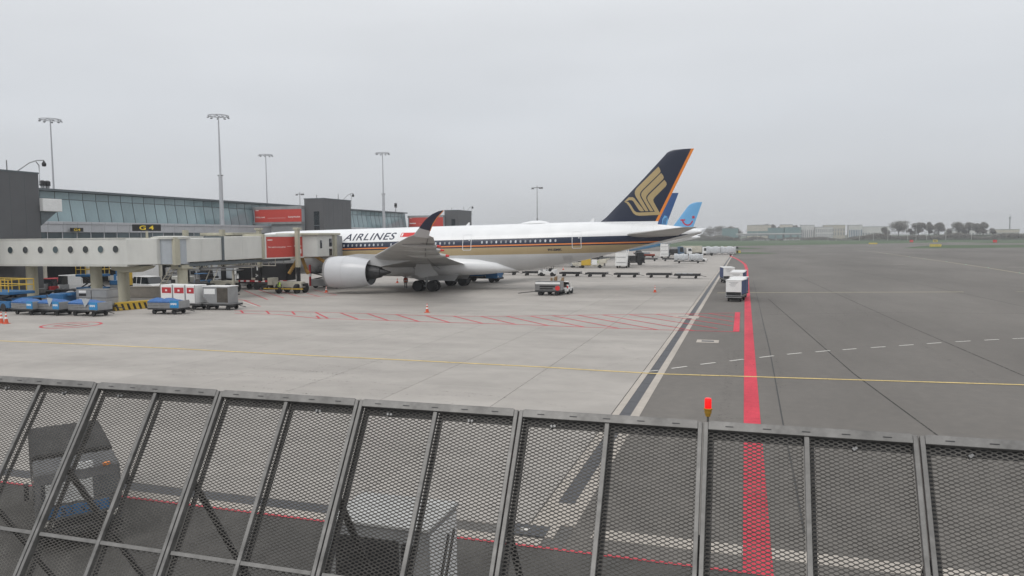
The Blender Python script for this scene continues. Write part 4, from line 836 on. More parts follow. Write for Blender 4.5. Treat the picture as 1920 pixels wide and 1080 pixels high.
def plain_airliner(label, Y, xe, k, fin_px, fin_m, body_m, low_m):
    # a neighbouring jet of the same layout scaled by k; xe = world X of its tail end
    org = (xe-33.5*k, Y, 0); t = thing('airliner', label, 'airplane', org)
    b = MB().loft([ring(float(x), 40, k) for x in xs]); bo = b.build('fuselage', [body_m, low_m], t, True)
    for p in bo.data.polygons: p.material_index = 1 if p.center.z < 4.6*k else 0
    for s_ in (-1, 1):
        MB().loft([[(a+(b_-a)*u-AX, s_*abs(Yw-AY), z+th_*(b_-a)*v) for u, v in AF] for Yw, a, b_, z, th_ in WS]).build('wing', 'wingunder', t, True).scale = (k, k, k)
        MB().loft([[((a+c*u)*k, s_*yy*k, (z+.08*c*v)*k) for u, v in AF] for yy, a, c, z in ((0, 24.2, 6.6, 6.6), (1.8, 24.9, 6.1, 6.75), (9.3, 31.8, 1.6, 7.4))]).build('tailplane', 'planewhite', t, True)
        n2 = MB().lathe([(0, 1.6), (.1, 1.75), (1.4, 1.9), (3, 1.85), (4.8, 1.4), (6.6, .5)], 0, n=28).build('nacelle', body_m, t, True); n2.location = (-11.2*k, s_*10.5*k, 2.6*k); n2.scale = (k, k, k)
        MB().lathe([(.5, .18), (4.0, .25)], 2, (0, s_*5*k, 0), n=10).build('gear_leg', 'greymetal', t)
        for x in (-.9, .9):
            for dy in (-.4, .4): wheel(t, x, s_*5*k+dy, .62, .42)
    MB().lathe([(.4, .1), (2.4, .12)], 2, (-28.6*k, 0, 0), n=8).build('nose_leg', 'greymetal', t); wheel(t, -28.6*k, .25, .48, .3); wheel(t, -28.6*k, -.25, .48, .3)
    L_ = sorted([px_fin(*p, Y) for p in fin_px[0]], key=lambda p: p[1]); T_ = sorted([px_fin(*p, Y) for p in fin_px[1]], key=lambda p: p[1])
    f_, hf = build_fin('fin', L_, T_, t, org, fin_m); return t, f_, hf, org
Yb = 162.0
t, f2, hf, og = plain_airliner('blue tailed airliner parked behind the bird tailed one', Yb, PY(1262, 436, Yb).x, .98, ([(1212, 426), (1236, 395), (1252, 363.5), (1256, 362)], [(1247, 428), (1272.5, 361.5)]), 'tailblue', 'planewhite', 'planewhite')
sw_ = [(1240, 424), (1242, 410), (1246, 403.5), (1250.5, 406), (1252.5, 412), (1251, 420), (1247, 425)]
drape([([(PY(*p, Yb-.4).x-og[0], PY(*p, Yb-.4).z) for p in sw_], [tuple(range(7))])], lambda x, z: -hf(x, z)-.02, 'skyblue', 'tail_swirl', f2, .6)
for k in range(3):
    p = [PY(1241+k*2.5+i*1.2, 423-i*4.6-k, Yb-.4) for i in range(4)]; q = [PY(1242.3+k*2.5+i*1.2, 423.4-i*4.6-k, Yb-.4) for i in range(4)]
    drape([([(v.x-og[0], v.z) for v in p+q], [(i, i+1, 5+i, 4+i) for i in range(3)])], lambda x, z: -hf(x, z)-.03, 'tailblue', 'swirl_line', f2, .6)
Yt = 229.0
t, f3, hf3, og3 = plain_airliner('sky blue tailed airliner with a red smile on its fin, parked farthest back', Yt, PY(1313, 437, Yt).x, .95, ([(1254, 434), (1264.5, 421), (1290, 386.5), (1294, 383), (1300, 380.3), (1306, 379.2)], [(1297, 434), (1317, 378)]), 'skyblue', 'planewhite', 'skyblue')
def tui(pts, wd_, nm):
    P = [Vector((PY(1120+x/6, 260+y/6, Yt-.4).x-og3[0], PY(1120+x/6, 260+y/6, Yt-.4).z)) for x, y in pts]; l = []; r = []
    for i, p in enumerate(P):
        d = (P[min(i+1, len(P)-1)]-P[max(i-1, 0)]).normalized(); n = Vector((-d.y, d.x))*wd_/2; l.append(tuple(p+n)); r.append(tuple(p-n))
    k = len(P); drape([(l+r, [(i, i+1, k+i+1, k+i) for i in range(k-1)])], lambda x, z: -hf3(x, z)-.03, 'tuired', nm, f3, .6)
tui([(933, 915), (987, 915)], .42, 'tail_emblem'); tui([(955, 912), (963, 935), (978, 957), (1000, 970), (1025, 972), (1048, 960), (1062, 942), (1070, 922)], .42, 'tail_emblem'); tui([(1066, 883), (1094, 883)], .75, 'tail_emblem')
# ================================================================== GROUND EQUIPMENT
def gp(px, py): p = G(px, py); return (p.x, p.y, 0)
def bl(parent, name, m_, a, b, bevel=.02): return MB().b2(a, b).build(name, m_, parent, bevel=bevel)
def undercarriage(t, L, W, r=.22, bar=1.1, zc_=.42):
    f_ = MB().b2((-L/2, -W/2, zc_), (L/2, -W/2+.1, zc_+.14)).b2((-L/2, W/2-.1, zc_), (L/2, W/2, zc_+.14))
    for x in (-L/2, -L*.3, 0, L*.3, L/2-.1): f_.b2((x, -W/2+.1, zc_+.01), (x+.1, W/2-.1, zc_+.12))
    f_.build('chassis', 'darkmetal', t)
    for x in (-L*.32, L*.32):
        for y in (-W*.38, W*.38): wheel(t, x, y, r, .16)
        MB().b2((x-.05, -W*.38, r-.04), (x+.05, W*.38, zc_+.02)).build('axle', 'darkmetal', t)
    if bar: MB().tube([(L/2, 0, zc_+.05), (L/2+bar, 0, .28)], .04, 6).build('tow_bar', 'darkmetal', t)
def baggage_cart(label, p, rz, tarp=1, sgn=1, flap=0, L=3.4, group='blue tarpaulin baggage carts'):
    t = thing('baggage_cart', label, 'baggage cart', p, rz, group); W = 1.6; undercarriage(t, L, W)
    bl(t, 'floor', 'greymetal', (-L/2, -W/2, .56), (L/2, W/2, .64)); bl(t, 'side_panel', 'midmetal', (-L/2, -W/2, .62), (L/2, -W/2+.05, 1.12)); bl(t, 'side_panel', 'greymetal', (-L/2, W/2-.05, .62), (L/2, W/2, 1.12))
    for x in (-L/2, L/2-.06): bl(t, 'end_frame', 'greymetal', (x, -W/2+.05, .62), (x+.06, W/2-.05, 1.25))
    for i in range(3): bl(t, 'rail', 'greymetal', (-L/2, -W/2-.025, .7+i*.15), (L/2, -W/2-.002, .75+i*.15), .005)
    rg = []
    for i in range(9):
        x = -L/2+.05+(L-.55)*i/8; hh = (.26+.08*math.sin(i*1.7+p[0]))*min(1, (8.6-i)/2.0, (i+1.6)/2); rg.append([(x, -W/2+.02, 1.0), (x, -W/2-.04, 1.16), (x, -W*.33, 1.12+hh*.8), (x, 0, 1.14+hh), (x, W*.33, 1.12+hh*.85), (x, W/2+.04, 1.16), (x, W/2-.02, 1.0)])
    tp = MB().loft(rg).build('tarpaulin', 'tarp', t, True)
    if flap: MB().prism([(L*.02, 1.62), (L*.3, 1.56), (L*.12, .82)], 1, -W/2-.09, -W/2-.06).build('tarpaulin_flap', 'bluegrey', t)
    s = MB().b2((L*.26, -W/2-.08, .62), (L*.5+.15, -W/2-.045, 1.3)).build('sign_panel', 'signblue', t, bevel=.01)
    for i in range(5): bl(s, 'printed_mark', 'white', (L*.29+i*.13, -W/2-.086, .88+(i % 2)*.03), (L*.29+i*.13+.09, -W/2-.079, 1.06), 0)
    return t
baggage_cart('blue tarpaulin baggage cart without a loose flap in front of the blue belt loader', gp(58, 589), R(-8), flap=0, L=3.1)
baggage_cart('blue tarpaulin baggage cart with a grey flap, between two other tarpaulin carts', gp(106, 590), R(-6), flap=1, L=2.9)
baggage_cart('blue tarpaulin baggage cart with a grey flap in front of the stacked grey crates', gp(170, 591.5), R(-4), flap=1, L=3.6)
baggage_cart('blue tarpaulin baggage cart standing alone beside the white and red containers', gp(317, 588), R(2), flap=0, L=3.3)
# stacked grey crates on a dolly
c = gp(186, 583); t = thing('crate_dolly', 'dolly loaded with stacked grey metal crates behind a tarpaulin cart', 'dolly', c, R(4)); undercarriage(t, 3.6, 1.6)
for i, (x, z) in enumerate(((-1.0, .58), (.75, .58), (-1.0, 1.35), (.75, 1.35))):
    q = thing('metal_crate', ('grey metal crate with white labels low on the dolly', 'plain grey metal crate low on the dolly', 'grey metal crate with black label on top of the dolly stack', 'plain grey metal crate on top of the dolly stack')[i], 'crate', (c[0]+x*math.cos(R(4)), c[1]+x*math.sin(R(4)), z), R(4), 'grey crates stacked on the dolly')
    bl(q, 'box', 'greymetal', (-.84, -.75, 0), (.84, .75, .74)); bl(q, 'lid', 'midmetal', (-.86, -.77, .70), (.86, .77, .765))
    if x < 0:
        for j in range(2): bl(q, 'label_plate', 'white' if j else 'signblack', (-.5, -.765, .14+j*.3), (.3, -.745, .36+j*.3), 0)
# white containers with red panels on flat dollies
pr0 = Vector(gp(348, 579)); dr_ = thing('long_dolly', 'long flat dolly under the white and red containers', 'dolly', pr0, R(-3)); undercarriage(dr_, 5.2, 1.7); bl(dr_, 'deck', 'midmetal', (-2.6, -.85, .56), (2.6, .85, .64))
for i, x in enumerate((-1.55, .0, 1.4)):
    w_ = (1.5, 1.5, 1.2)[i]; c = pr0+Vector((x*math.cos(R(-3)), x*math.sin(R(-3)), .64))
    q = thing('cargo_container', ('white cargo container with red panel at the end by the round column', 'white cargo container with red panel, middle one of three', 'narrow white cargo container with red panel next to the cut corner container')[i], 'container', c, R(-3), 'white and red containers on the long dolly')
    bl(q, 'box', 'white', (-w_/2, -.78, 0), (w_/2, .78, 1.75), .04); rp_ = bl(q, 'red_panel', 'redwhite', (-w_/2+.2, -.80, .95), (w_/2-.15, -.775, 1.5), 0); bl(rp_, 'printed_mark', 'adtext', (-.12, -.806, 1.12), (.12, -.798, 1.3), 0)
    for xx in (-w_/2, w_/2-.05): bl(q, 'corner_post', 'greymetal', (xx, -.795, 0), (xx+.05, -.776, 1.76), 0)
c = Vector(gp(417, 580)); dl = thing('container_dolly', 'flat dolly under the cut corner container', 'dolly', c, R(3)); undercarriage(dl, 3.4, 1.7, bar=.9); bl(dl, 'deck', 'midmetal', (-1.7, -.85, .56), (1.7, .85, .63))
q = thing('air_cargo_container', 'silver cut corner air cargo container with dark curtain on a dolly', 'container', c+Vector((-.1, 0, .63)), R(3))
MB().prism([(-.75, 0), (1.35, 0), (1.35, 1.62), (-1.45, 1.62), (-1.45, .62)], 1, -.78, .78).build('shell', 'greymetal', q, bevel=.03); bl(q, 'curtain', 'bark', (.1, -.80, .1), (1.3, -.775, 1.5), .01); bl(q, 'data_plate', 'white', (-1.3, -.797, .9), (-.1, -.778, 1.4), 0); bl(q, 'roof_sheet', 'white', (-1.5, -.82, 1.6), (1.4, .82, 1.66), .01)
# traffic cones
def cone(px, py, label, h_=.75):
    t = thing('traffic_cone', label, 'traffic cone', gp(px, py), 0, 'orange traffic cones'); bl(t, 'base', 'safety_orange', (-.22, -.22, 0), (.22, .22, .05))
    cn = MB().lathe([(.04, .16), (h_, .035), (h_+.01, .02)], 2, n=14).build('cone_body', 'safety_orange', t, True)
    for a, b in ((.32, .45), (.57, .67)): f_ = lambda z: .16-(.125)*(z-.04)/(h_-.04)+.004; MB().lathe([(a*h_/.75, f_(a*h_/.75)), (b*h_/.75, f_(b*h_/.75))], 2, n=14, caps=False).build('white_band', 'white', cn)
for a in (((3, 606), 'orange traffic cone paired with another left of the red hydrant circle', .95), ((12, 607), 'striped orange traffic cone paired with another left of the red hydrant circle', .95), ((612, 548), 'orange traffic cone below the engine intake', .75), ((801, 586), 'orange traffic cone on the hatched red zone line in front of the wing', .8), ((745, 530.5), 'orange traffic cone on the far side of the engine exhaust', .75), ((1228, 548), 'orange traffic cone alone on the open concrete behind the tail', .8), ((1056, 506), 'orange traffic cone beyond the row of flat dollies', .75), ((392, 546), 'orange traffic cone beside the wheels of the hidden bridge', .75)): cone(*a[0], a[1], a[2])
# striped barrier blocks
p0, p1 = Vector(gp(214, 583)), Vector(gp(286, 577))
t = thing('striped_barrier', 'low yellow and black striped barrier beside the bridge column', 'barrier', (p0+p1)/2, math.atan2(p1.y-p0.y, p1.x-p0.x)); Lb = (p1-p0).length
bl(t, 'beam', 'yellow', (-Lb/2, -.3, 0), (Lb/2, .3, .75), .03)
for i in range(int(Lb/.55)):
    x = -Lb/2+.15+i*.55; MB().prism([(x, .04), (x+.22, .04), (x+.02, .64), (x-.2, .64)], 1, -.306, -.298).build('stripe', 'signblack', t)
bl(t, 'cap', 'yellow', (-Lb/2, -.31, .70), (Lb/2, .31, .79), .01)
# vehicles
def wheels4(t, xs_, y, r, w_=.25):
    for x in xs_:
        for s_ in (-1, 1): wheel(t, x, s_*y, r, w_)
def car(label, p, rz, L=4.8, W=1.9, H=1.9, m_='white', van=False, group=None, low='darkmetal', name='van'):
    t = thing(name, label, 'van' if van else 'car', p, rz, group); hb = H*.52
    side = [(-L/2, .35), (L/2-.1, .35), (L/2, .6), (L/2-.05, hb*.85), (L/2-1.0, hb), (-L/2+.05, hb)]
    MB().prism(side, 1, -W/2, W/2).build('body', m_, t, bevel=.07)
    xa, xb = (-L/2+.04, L/2-1.05) if van else (-L/2+.5, L/2-1.2)
    rings = [[(xa, -W/2+.04, hb-.04), (xb, -W/2+.04, hb-.04), (xb, W/2-.04, hb-.04), (xa, W/2-.04, hb-.04)], [(xa+(.08 if van else .4), -W/2+.16, H-.1), (xb-.65, -W/2+.16, H-.1), (xb-.65, W/2-.16, H-.1), (xa+(.08 if van else .4), W/2-.16, H-.1)]]
    MB().loft(rings).build('windows', 'darkglass', t); MB().b2((xa+(.06 if van else .35), -W/2+.14, H-.13), (xb-.6, W/2-.14, H)).build('roof', m_, t, bevel=.05)
    for x in ((xa+.9, xa+2.0) if van else (xa+1.2,)):
        for s_ in (-1, 1): MB().loft([[(x-.06, s_*(W/2-.035), hb-.05), (x+.06, s_*(W/2-.035), hb-.05)], [(x-.06, s_*(W/2-.155), H-.1), (x+.06, s_*(W/2-.155), H-.1)]], False, closed=False).build('pillar', m_, t)
    if van and van > 1: 
        for s_ in (-1, 1): MB().loft([[(xa, s_*(W/2-.025), hb-.05), (xa+1.9, s_*(W/2-.025), hb-.05)], [(xa+.08, s_*(W/2-.145), H-.1), (xa+1.9, s_*(W/2-.145), H-.1)]], False, closed=False).build('cargo_panel', m_, t)
    wheels4(t, (-L*.31, L*.31), W/2-.12, .33)
    for s_ in (-1, 1): bl(t, 'headlight', 'lamp', (L/2-.12, s_*W*.36-.16, .62), (L/2+.02, s_*W*.36+.16, .8)); bl(t, 'tail_light', 'redtip', (-L/2-.02, s_*W*.42-.1, .75), (-L/2+.06, s_*W*.42+.06, 1.0))
    bl(t, 'bumper', low, (L/2-.15, -W/2+.03, .3), (L/2+.05, W/2-.03, .52)); return t
def truck(label, p, rz, L=7, W=2.4, cab='white', cargo='white', Hc=2.6, Hb=3.2, kind='box', group=None, name='truck', z0=.95):
    t = thing(name, label, 'truck', p, rz, group)
    bl(t, 'chassis', 'darkmetal', (-L/2, -W*.4, .55), (L/2-.2, W*.4, .85))
    cb = MB().prism([(L/2-1.9, .6), (L/2, .6), (L/2, 1.45), (L/2-.25, Hc), (L/2-1.9, Hc)], 1, -W/2, W/2).build('cab', cab, t, bevel=.06)
    MB().prism([(L/2+.015, 1.5), (L/2-.2, Hc-.2), (L/2-.26, Hc-.2), (L/2-.06, 1.5)], 1, -W/2+.15, W/2-.15).build('windscreen', 'darkglass', cb)
    for s_ in (-1, 1): MB().prism([(L/2-1.3, 1.5), (L/2-.2, 1.5), (L/2-.38, Hc-.25), (L/2-1.3, Hc-.25)], 1, s_*W/2-.02, s_*W/2+.02).build('side_window', 'darkglass', cb)
    for s_ in (-1, 1): bl(cb, 'headlight', 'lamp', (L/2-.04, s_*W*.38-.16, .8), (L/2+.03, s_*W*.38+.16, 1.0)); bl(cb, 'mirror', 'darkmetal', (L/2-.35, s_*(W/2+.2)-.06, 1.6), (L/2-.25, s_*(W/2+.2)+.06, 2.1))
    if kind == 'box': bl(t, 'cargo_box', cargo, (-L/2, -W/2, z0), (L/2-2.05, W/2, Hb), .05); bl(t, 'rear_frame', 'greymetal', (-L/2-.04, -W/2+.05, z0), (-L/2+.02, W/2-.05, Hb-.1))
    if kind == 'flat':
        bl(t, 'deck', cargo, (-L/2, -W/2, z0), (L/2-2.05, W/2, z0+.2)); bl(t, 'headboard', cargo, (L/2-2.2, -W/2, z0+.2), (L/2-2.05, W/2, z0+1.2))
    if kind == 'tank':
        o = MB().lathe([(-L/2, .4), (-L/2+.15, 1.0), (-L/2+.5, 1.12), (L/2-2.6, 1.12), (L/2-2.25, 1.0), (L/2-2.1, .4)], 0, (0, 0, 1.95), n=24).build('tank', cargo, t, True); bl(t, 'walkway', 'midmetal', (-L/2+.5, -.3, 3.05), (L/2-2.6, .3, 3.12))
    wheels4(t, (-L*.3, L/2-1.0), W/2-.18, .48, .3); bl(t, 'bumper', 'darkmetal', (L/2-.1, -W/2, .45), (L/2+.08, W/2, .72)); return t
# under and behind the bridge
car('white delivery van parked under the pier seen from behind', gp(152, 549), R(85), 5.0, 2.0, 2.4, 'white', 2)
car('white pick-up like van between the two round bridge columns', gp(282, 546), R(-18), 5.2, 2.0, 2.0, 'white', True)
car('red van in the dark space under the pier beside the white delivery van', gp(122, 549), R(80), 4.6, 1.9, 2.0, 'redwhite', True)
truck('white box truck behind the round columns under the bridge', gp(252, 532), R(-100), 7, 2.4, 'white', 'white', 2.6, 3.3)
truck('white and blue service truck behind the bridge wheels', gp(436, 533), R(-12), 7.5, 2.5, 'white', 'bluegrey', 2.7, 3.4)
truck('grey panelled truck behind the bridge stair', gp(352, 532), R(-6), 6.5, 2.4, 'greymetal', 'greymetal', 2.3, 2.5)
def loader(label, p, rz, H=2.4, m_='blue', rail='yellow', L=5.5, W=2.6):
    t = thing('lift_platform', label, 'lift', p, rz); bl(t, 'chassis', m_, (-L/2, -W/2, .35), (L/2, W/2, 1.0), .05); wheels4(t, (-L*.34, L*.34), W/2-.1, .4, .28)
    bl(t, 'platform', m_, (-L/2, -W/2, H-.28), (L/2, W/2, H), .03)
    for y in (-W*.35, W*.35):
        s_ = MB(); s_.tube([(-L*.35, y, .95), (L*.35, y, H-.2)], .08, 6); s_.tube([(L*.35, y, .95), (-L*.35, y, H-.2)], .08, 6); s_.build('scissor_arm', 'black', t)
    r_ = MB()
    for y in (-W/2+.06, W/2-.06):
        for i in range(6): x = -L/2+.06+(L-.12)*i/5; r_.tube([(x, y, H-.05), (x, y, H+1.15)], .05, 6)
        for z in (.6, 1.15): r_.tube([(-L/2+.06, y, H+z), (L/2-.06, y, H+z)], .05, 6)
    for z in (.6, 1.15): r_.tube([(L/2-.06, -W/2+.06, H+z), (L/2-.06, W/2-.06, H+z)], .05, 6)
    r_.build('railing', rail, t); return t
loader('blue lift platform with yellow railing at the foot of the near stair tower', gp(8, 581), R(-5), 1.9)
loader('small blue lift with yellow railing under the pier beside the white van', gp(176, 553), R(10), 2.6, L=3.4, W=1.8)
def belt(label, p, rz, m_='blue', L=6.5, tilt=.09, z0=1.25):
    t = thing('belt_loader', label, 'belt loader', p, rz); bl(t, 'body', m_, (-L*.32, -.85, .4), (L*.34, .85, 1.05), .06); wheels4(t, (-L*.22, L*.24), .75, .38)
    b_ = MB().box((0, 0, z0+.15), (L, .95, .28), ry=-tilt).build('conveyor', m_, t, bevel=.03); MB().box((0, 0, z0+.31), (L*.98, .7, .05), ry=-tilt).build('belt', 'black', b_)
    bl(t, 'engine_box', m_, (L*.2, -.9, 1.0), (L*.42, .9, 1.75), .05); bl(t, 'seat', 'black', (-L*.1, -.8, 1.0), (L*.0, -.4, 1.35)); MB().tube([(L*.15, -.7, 1.05), (L*.12, -.7, 1.7)], .04, 6).build('steering_post', 'darkmetal', t)
    return t
belt('bright blue belt loader behind the tarpaulin carts', gp(86, 583), R(6), L=6.8)
c = gp(236, 541); t = thing('yellow_lift', 'yellow and blue maintenance lift behind the round bridge column', 'lift', c, 0); bl(t, 'mast_box', 'yellow', (.2, -.4, .4), (.9, .4, 3.4), .05); bl(t, 'cabinet', 'blue', (-1.5, -.6, .4), (-.3, .6, 2.0), .05); bl(t, 'control_panel', 'white', (-.9, -.66, .9), (-.35, -.58, 1.8)); bl(t, 'base', 'darkmetal', (-1.6, -.7, .15), (1.1, .7, .5), .03); bl(t, 'motor_head', 'blue', (-1.3, -.5, 2.0), (-.4, .5, 2.8), .12); wheels4(t, (-1.2, .7), .6, .25, .15)
# jumble of dollies and crates under the pier
for i, (px, py, lab) in enumerate(((150, 566, 'flat dolly with white wrapped sacks behind the tarpaulin carts'), (128, 560, 'flat dolly with dark crates under the near bridge end'))):
    c = gp(px, py); t = thing('loaded_dolly', lab, 'dolly', c, R(5), 'loaded dollies under the pier'); undercarriage(t, 3.4, 1.6)
    for k in range(3):
        z = .58; rg = [[(-1.2+k*1.0+.45*s_*math.cos(a), .6*s_*math.sin(a), z+zz) for a in [2*math.pi*j/12 for j in range(12)]] for zz, s_ in ((0, .95), (.25, 1.1), (.5, .9), (.62, .4))]; MB().loft(rg).build('sack' if i == 0 else 'bundle', 'plastic_wrap' if i == 0 else 'black', t, True)
c = gp(330, 560); bz = thing('concrete_wall_block', 'low grey concrete wall between the bridge columns', 'wall', (-64.5, 70.5, 0), R(8)); bl(bz, 'block', 'beam', (-5, -.25, 0), (3.6, .25, 1.2), .05); bl(bz, 'coping', 'beam', (-5.05, -.3, 1.18), (3.65, .3, 1.3), .02)
rs = random.Random(5)
for i, (px, py, lab) in enumerate(((62, 552, 'empty dolly in the dark under the pier behind the yellow railing'), (100, 554, 'empty dolly under the pier between the red van and the belt loader'), (205, 551, 'empty dolly behind the wide bridge column'), (330, 548, 'empty dolly behind the white and red containers'), (362, 546, 'empty dolly beside the grey power unit'), (392, 541, 'empty dolly next to the hidden bridge wheels'), (470, 535, 'empty dolly near the black walled trailer'))):
    t = thing('empty_dolly', lab, 'dolly', gp(px, py), R(rs.uniform(-15, 15)), 'empty dollies under the pier'); undercarriage(t, 3.4, 1.6); bl(t, 'deck', 'darkmetal', (-1.7, -.8, .55), (1.7, .8, .64)); 
    for x in (-1.66, 1.6): bl(t, 'end_gate', 'greymetal', (x, -.75, .64), (x+.06, .75, 1.35), .01)
truck('dark catering truck in the shade behind the boarding bridge stair', gp(392, 529), R(-8), 7, 2.4, 'darkmetal', 'darkmetal', 2.6, 3.3); truck('white truck with blue box near the black walled trailer', gp(462, 527), R(170), 6.5, 2.4, 'white', 'blue', 2.6, 3.0)
# lattice gangway and machinery between the bridge columns
ga, gb = PY(318, 505, 75.0), PY(468, 498, 77.0); ga.z = 3.1; gb.z = 3.3
t = thing('lattice_gangway', 'cream lattice gangway with railings below the boarding bridge tunnels', 'gangway', (ga.x, ga.y, 0)); mb = MB(); D_ = gb-ga
for y in (0, .9):
    for z in (0, .55, 1.05): mb.tube([Vector((0, y, ga.z+z)), Vector((D_.x, D_.y+y, gb.z+z))], .05, 6)
    for i in range(11):
        q = D_*(i/11); q2 = D_*((i+1)/11); mb.tube([Vector((q.x, q.y+y, ga.z+q.z)), Vector((q2.x, q2.y+y, ga.z+q2.z+1.05))], .035, 5); mb.tube([Vector((q.x, q.y+y, ga.z+q.z)), Vector((q.x, q.y+y, ga.z+q.z+1.05))], .04, 5)
mb.build('railing', 'cream', t); bl(t, 'walkway', 'midmetal', (0, 0, ga.z-.12), (D_.x, .9, ga.z-.02))
for x in (1.2, D_.x-1.2): bl(t, 'leg', 'cream', (x-.1, .3, 0), (x+.1, .55, ga.z-.1)); bl(t, 'foot', 'darkmetal', (x-.5, .0, 0), (x+.5, .9, .15))
for i in range(9): bl(t, 'step', 'cream', (-.25*i-.3, 0, ga.z-.35*i-.12), (-.25*i, .9, ga.z-.35*i-.05), 0)
for y in (0, .86): MB().tube([(0, y, ga.z), (-2.4, y, .1)], .05, 6).build('stringer', 'cream', t)
tug_items = (((332, 537), 'dark tow tractor parked beside the lattice gangway foot', 'darkmetal', 10), ((406, 535), 'grey tow tractor parked under the lattice gangway', 'greymetal', -20), ((378, 539), 'blue tow tractor parked under the lattice gangway', 'blue', 160), ((455, 541), 'white tow tractor beside the black walled trailer', 'white', 30))
def crate_stack(label, p, rz, n_, cols, grp='crate stacks under the boarding bridge'):
    t = thing('crate_stack', label, 'crates', p, rz, grp); bl(t, 'pallet', 'wood', (-.8, -.6, 0), (.8, .6, .14))
    for k in range(n_): bl(t, 'crate', cols[k % len(cols)], (-.75+.04*(k % 2), -.55, .14+k*.55), (.75-.05*(k % 2), .55, .66+k*.55), .03)
crate_stack('stack of dark and grey crates by the grey power unit', gp(318, 541), .2, 3, ('darkmetal', 'greymetal')); crate_stack('tall stack of black crates under the lattice gangway', gp(388, 536), -.2, 4, ('black', 'darkmetal')); crate_stack('stack of blue and grey crates under the pier by the wide column', gp(222, 552), .1, 3, ('blue', 'greymetal')); crate_stack('stack of grey and cream crates in front of the dark catering truck', gp(420, 531), .3, 3, ('greymetal', 'cream')); crate_stack('low stack of black crates by the near stair tower foot', gp(70, 560), 0, 2, ('black', 'midmetal'))
# ground power units, bins
for px, py, lab in ((341, 541, 'grey wheeled power unit with twin housings behind the white and red containers'),):
    t = thing('power_unit', lab, 'generator', gp(px, py), R(-4)); bl(t, 'housing', 'bridge2', (-1.5, -.8, .5), (.1, .8, 1.75), .06); bl(t, 'housing', 'bridge2', (.3, -.8, .5), (1.5, .8, 1.7), .06); wheels4(t, (-1.0, 1.0), .7, .3); bl(t, 'louvre', 'darkmetal', (-1.2, -.83, .8), (-.3, -.79, 1.3)); bl(t, 'frame', 'darkmetal', (-1.5, -.75, .4), (1.5, .75, .55))
# black container trailer with red and white edge
c = Vector(gp(497, 540)); c = Vector((-61.2, 85.0, 0)); t = thing('high_trailer', 'black walled trailer with red and white striped edge numbered 2400 below the red advertisement', 'trailer', c, R(3))
bl(t, 'wall', 'black', (-3.6, -1.2, 1.25), (3.6, 1.2, 3.5), .05); bl(t, 'frame_post', 'greymetal', (-1.6, -1.23, 1.2), (-1.5, -1.19, 3.6)); bl(t, 'chassis', 'darkmetal', (-3.6, -1.1, .85), (3.6, 1.1, 1.1))
bl(t, 'edge_beam', 'redwhite', (-3.65, -1.26, 1.05), (3.65, -1.16, 1.3), .01)
for i, x in enumerate((-3.3, -2.4, -1.1, -.1, 1.6, 2.6)): bl(t, 'white_stripe', 'white', (x, -1.267, 1.07), (x+.5, -1.258, 1.28), 0)
lettering('2400', lambda u, v: (-1.0+.95*u, -1.21, 1.75+.38*v), 'white', t, bold=.02); bl(t, 'notice', 'white', (-.8, -1.215, 2.6), (-.3, -1.202, 3.2), 0)
for x in (-1.35, .0): bl(t, 'marker_light', 'cream', (x-.3, -1.24, 1.36), (x+.3, -1.2, 1.6))
wheels4(t, (-1.0, .1), .95, .5, .35)
mb = MB()
for x in (-2.0, -.4, 1.4, 3.2): mb.tube([(x, -1.1, 3.5), (x, -1.1, 4.4)], .07, 6)
mb.tube([(-2, -1.1, 4.4), (3.2, -1.1, 4.4)], .05, 6); mb.tube([(-3.4, -1.1, 3.5), (-2, -1.1, 4.3)], .06, 6); mb.build('guard_rail', 'greymetal', t)
# cargo loader by the engine
c = Vector((-55.2, 89.6, 0)); t = thing('cargo_loader', 'grey cargo loader with red and white post in front of the engine intake', 'loader', c, R(3)); bl(t, 'chassis', 'greymetal', (-1.5, -1.6, .3), (3.4, .3, 1.25), .05); wheels4(t, (-.8, 2.4), 1.2, .35)
bl(t, 'platform', 'darkmetal', (-1.4, -1.5, 2.0), (3.2, .2, 2.25), .03); bl(t, 'red_post', 'redwhite', (-1.5, -1.7, .3), (-1.25, -1.5, 3.2), .02); bl(t, 'white_band', 'white', (-1.51, -1.71, 1.6), (-1.24, -1.49, 2.0), .005); bl(t, 'operator_box', 'midmetal', (2.2, -1.5, 1.25), (3.2, -.6, 2.1), .04)
mb = MB(); mb.tube([(-1.2, -1.2, 1.2), (3.0, -1.2, 2.05)], .08, 6); mb.tube([(3.0, -1.2, 1.2), (-1.2, -1.2, 2.05)], .08, 6); mb.build('scissor_arm', 'black', t)
mb = MB()
for i in range(5): mb.tube([(-1.3+i*1.1, -1.45, 2.2), (-1.3+i*1.1, -1.45, 3.0)], .035, 6)
mb.tube([(-1.3, -1.45, 3.0), (3.1, -1.45, 3.0)], .035, 6); mb.build('railing', 'greymetal', t)
# blue truck under the body
truck('blue service truck parked under the aircraft belly', (-37.8, 105.2, 0), R(-4), 6.0, 2.3, 'blue', 'blue', 2.0, 1.9, 'box')
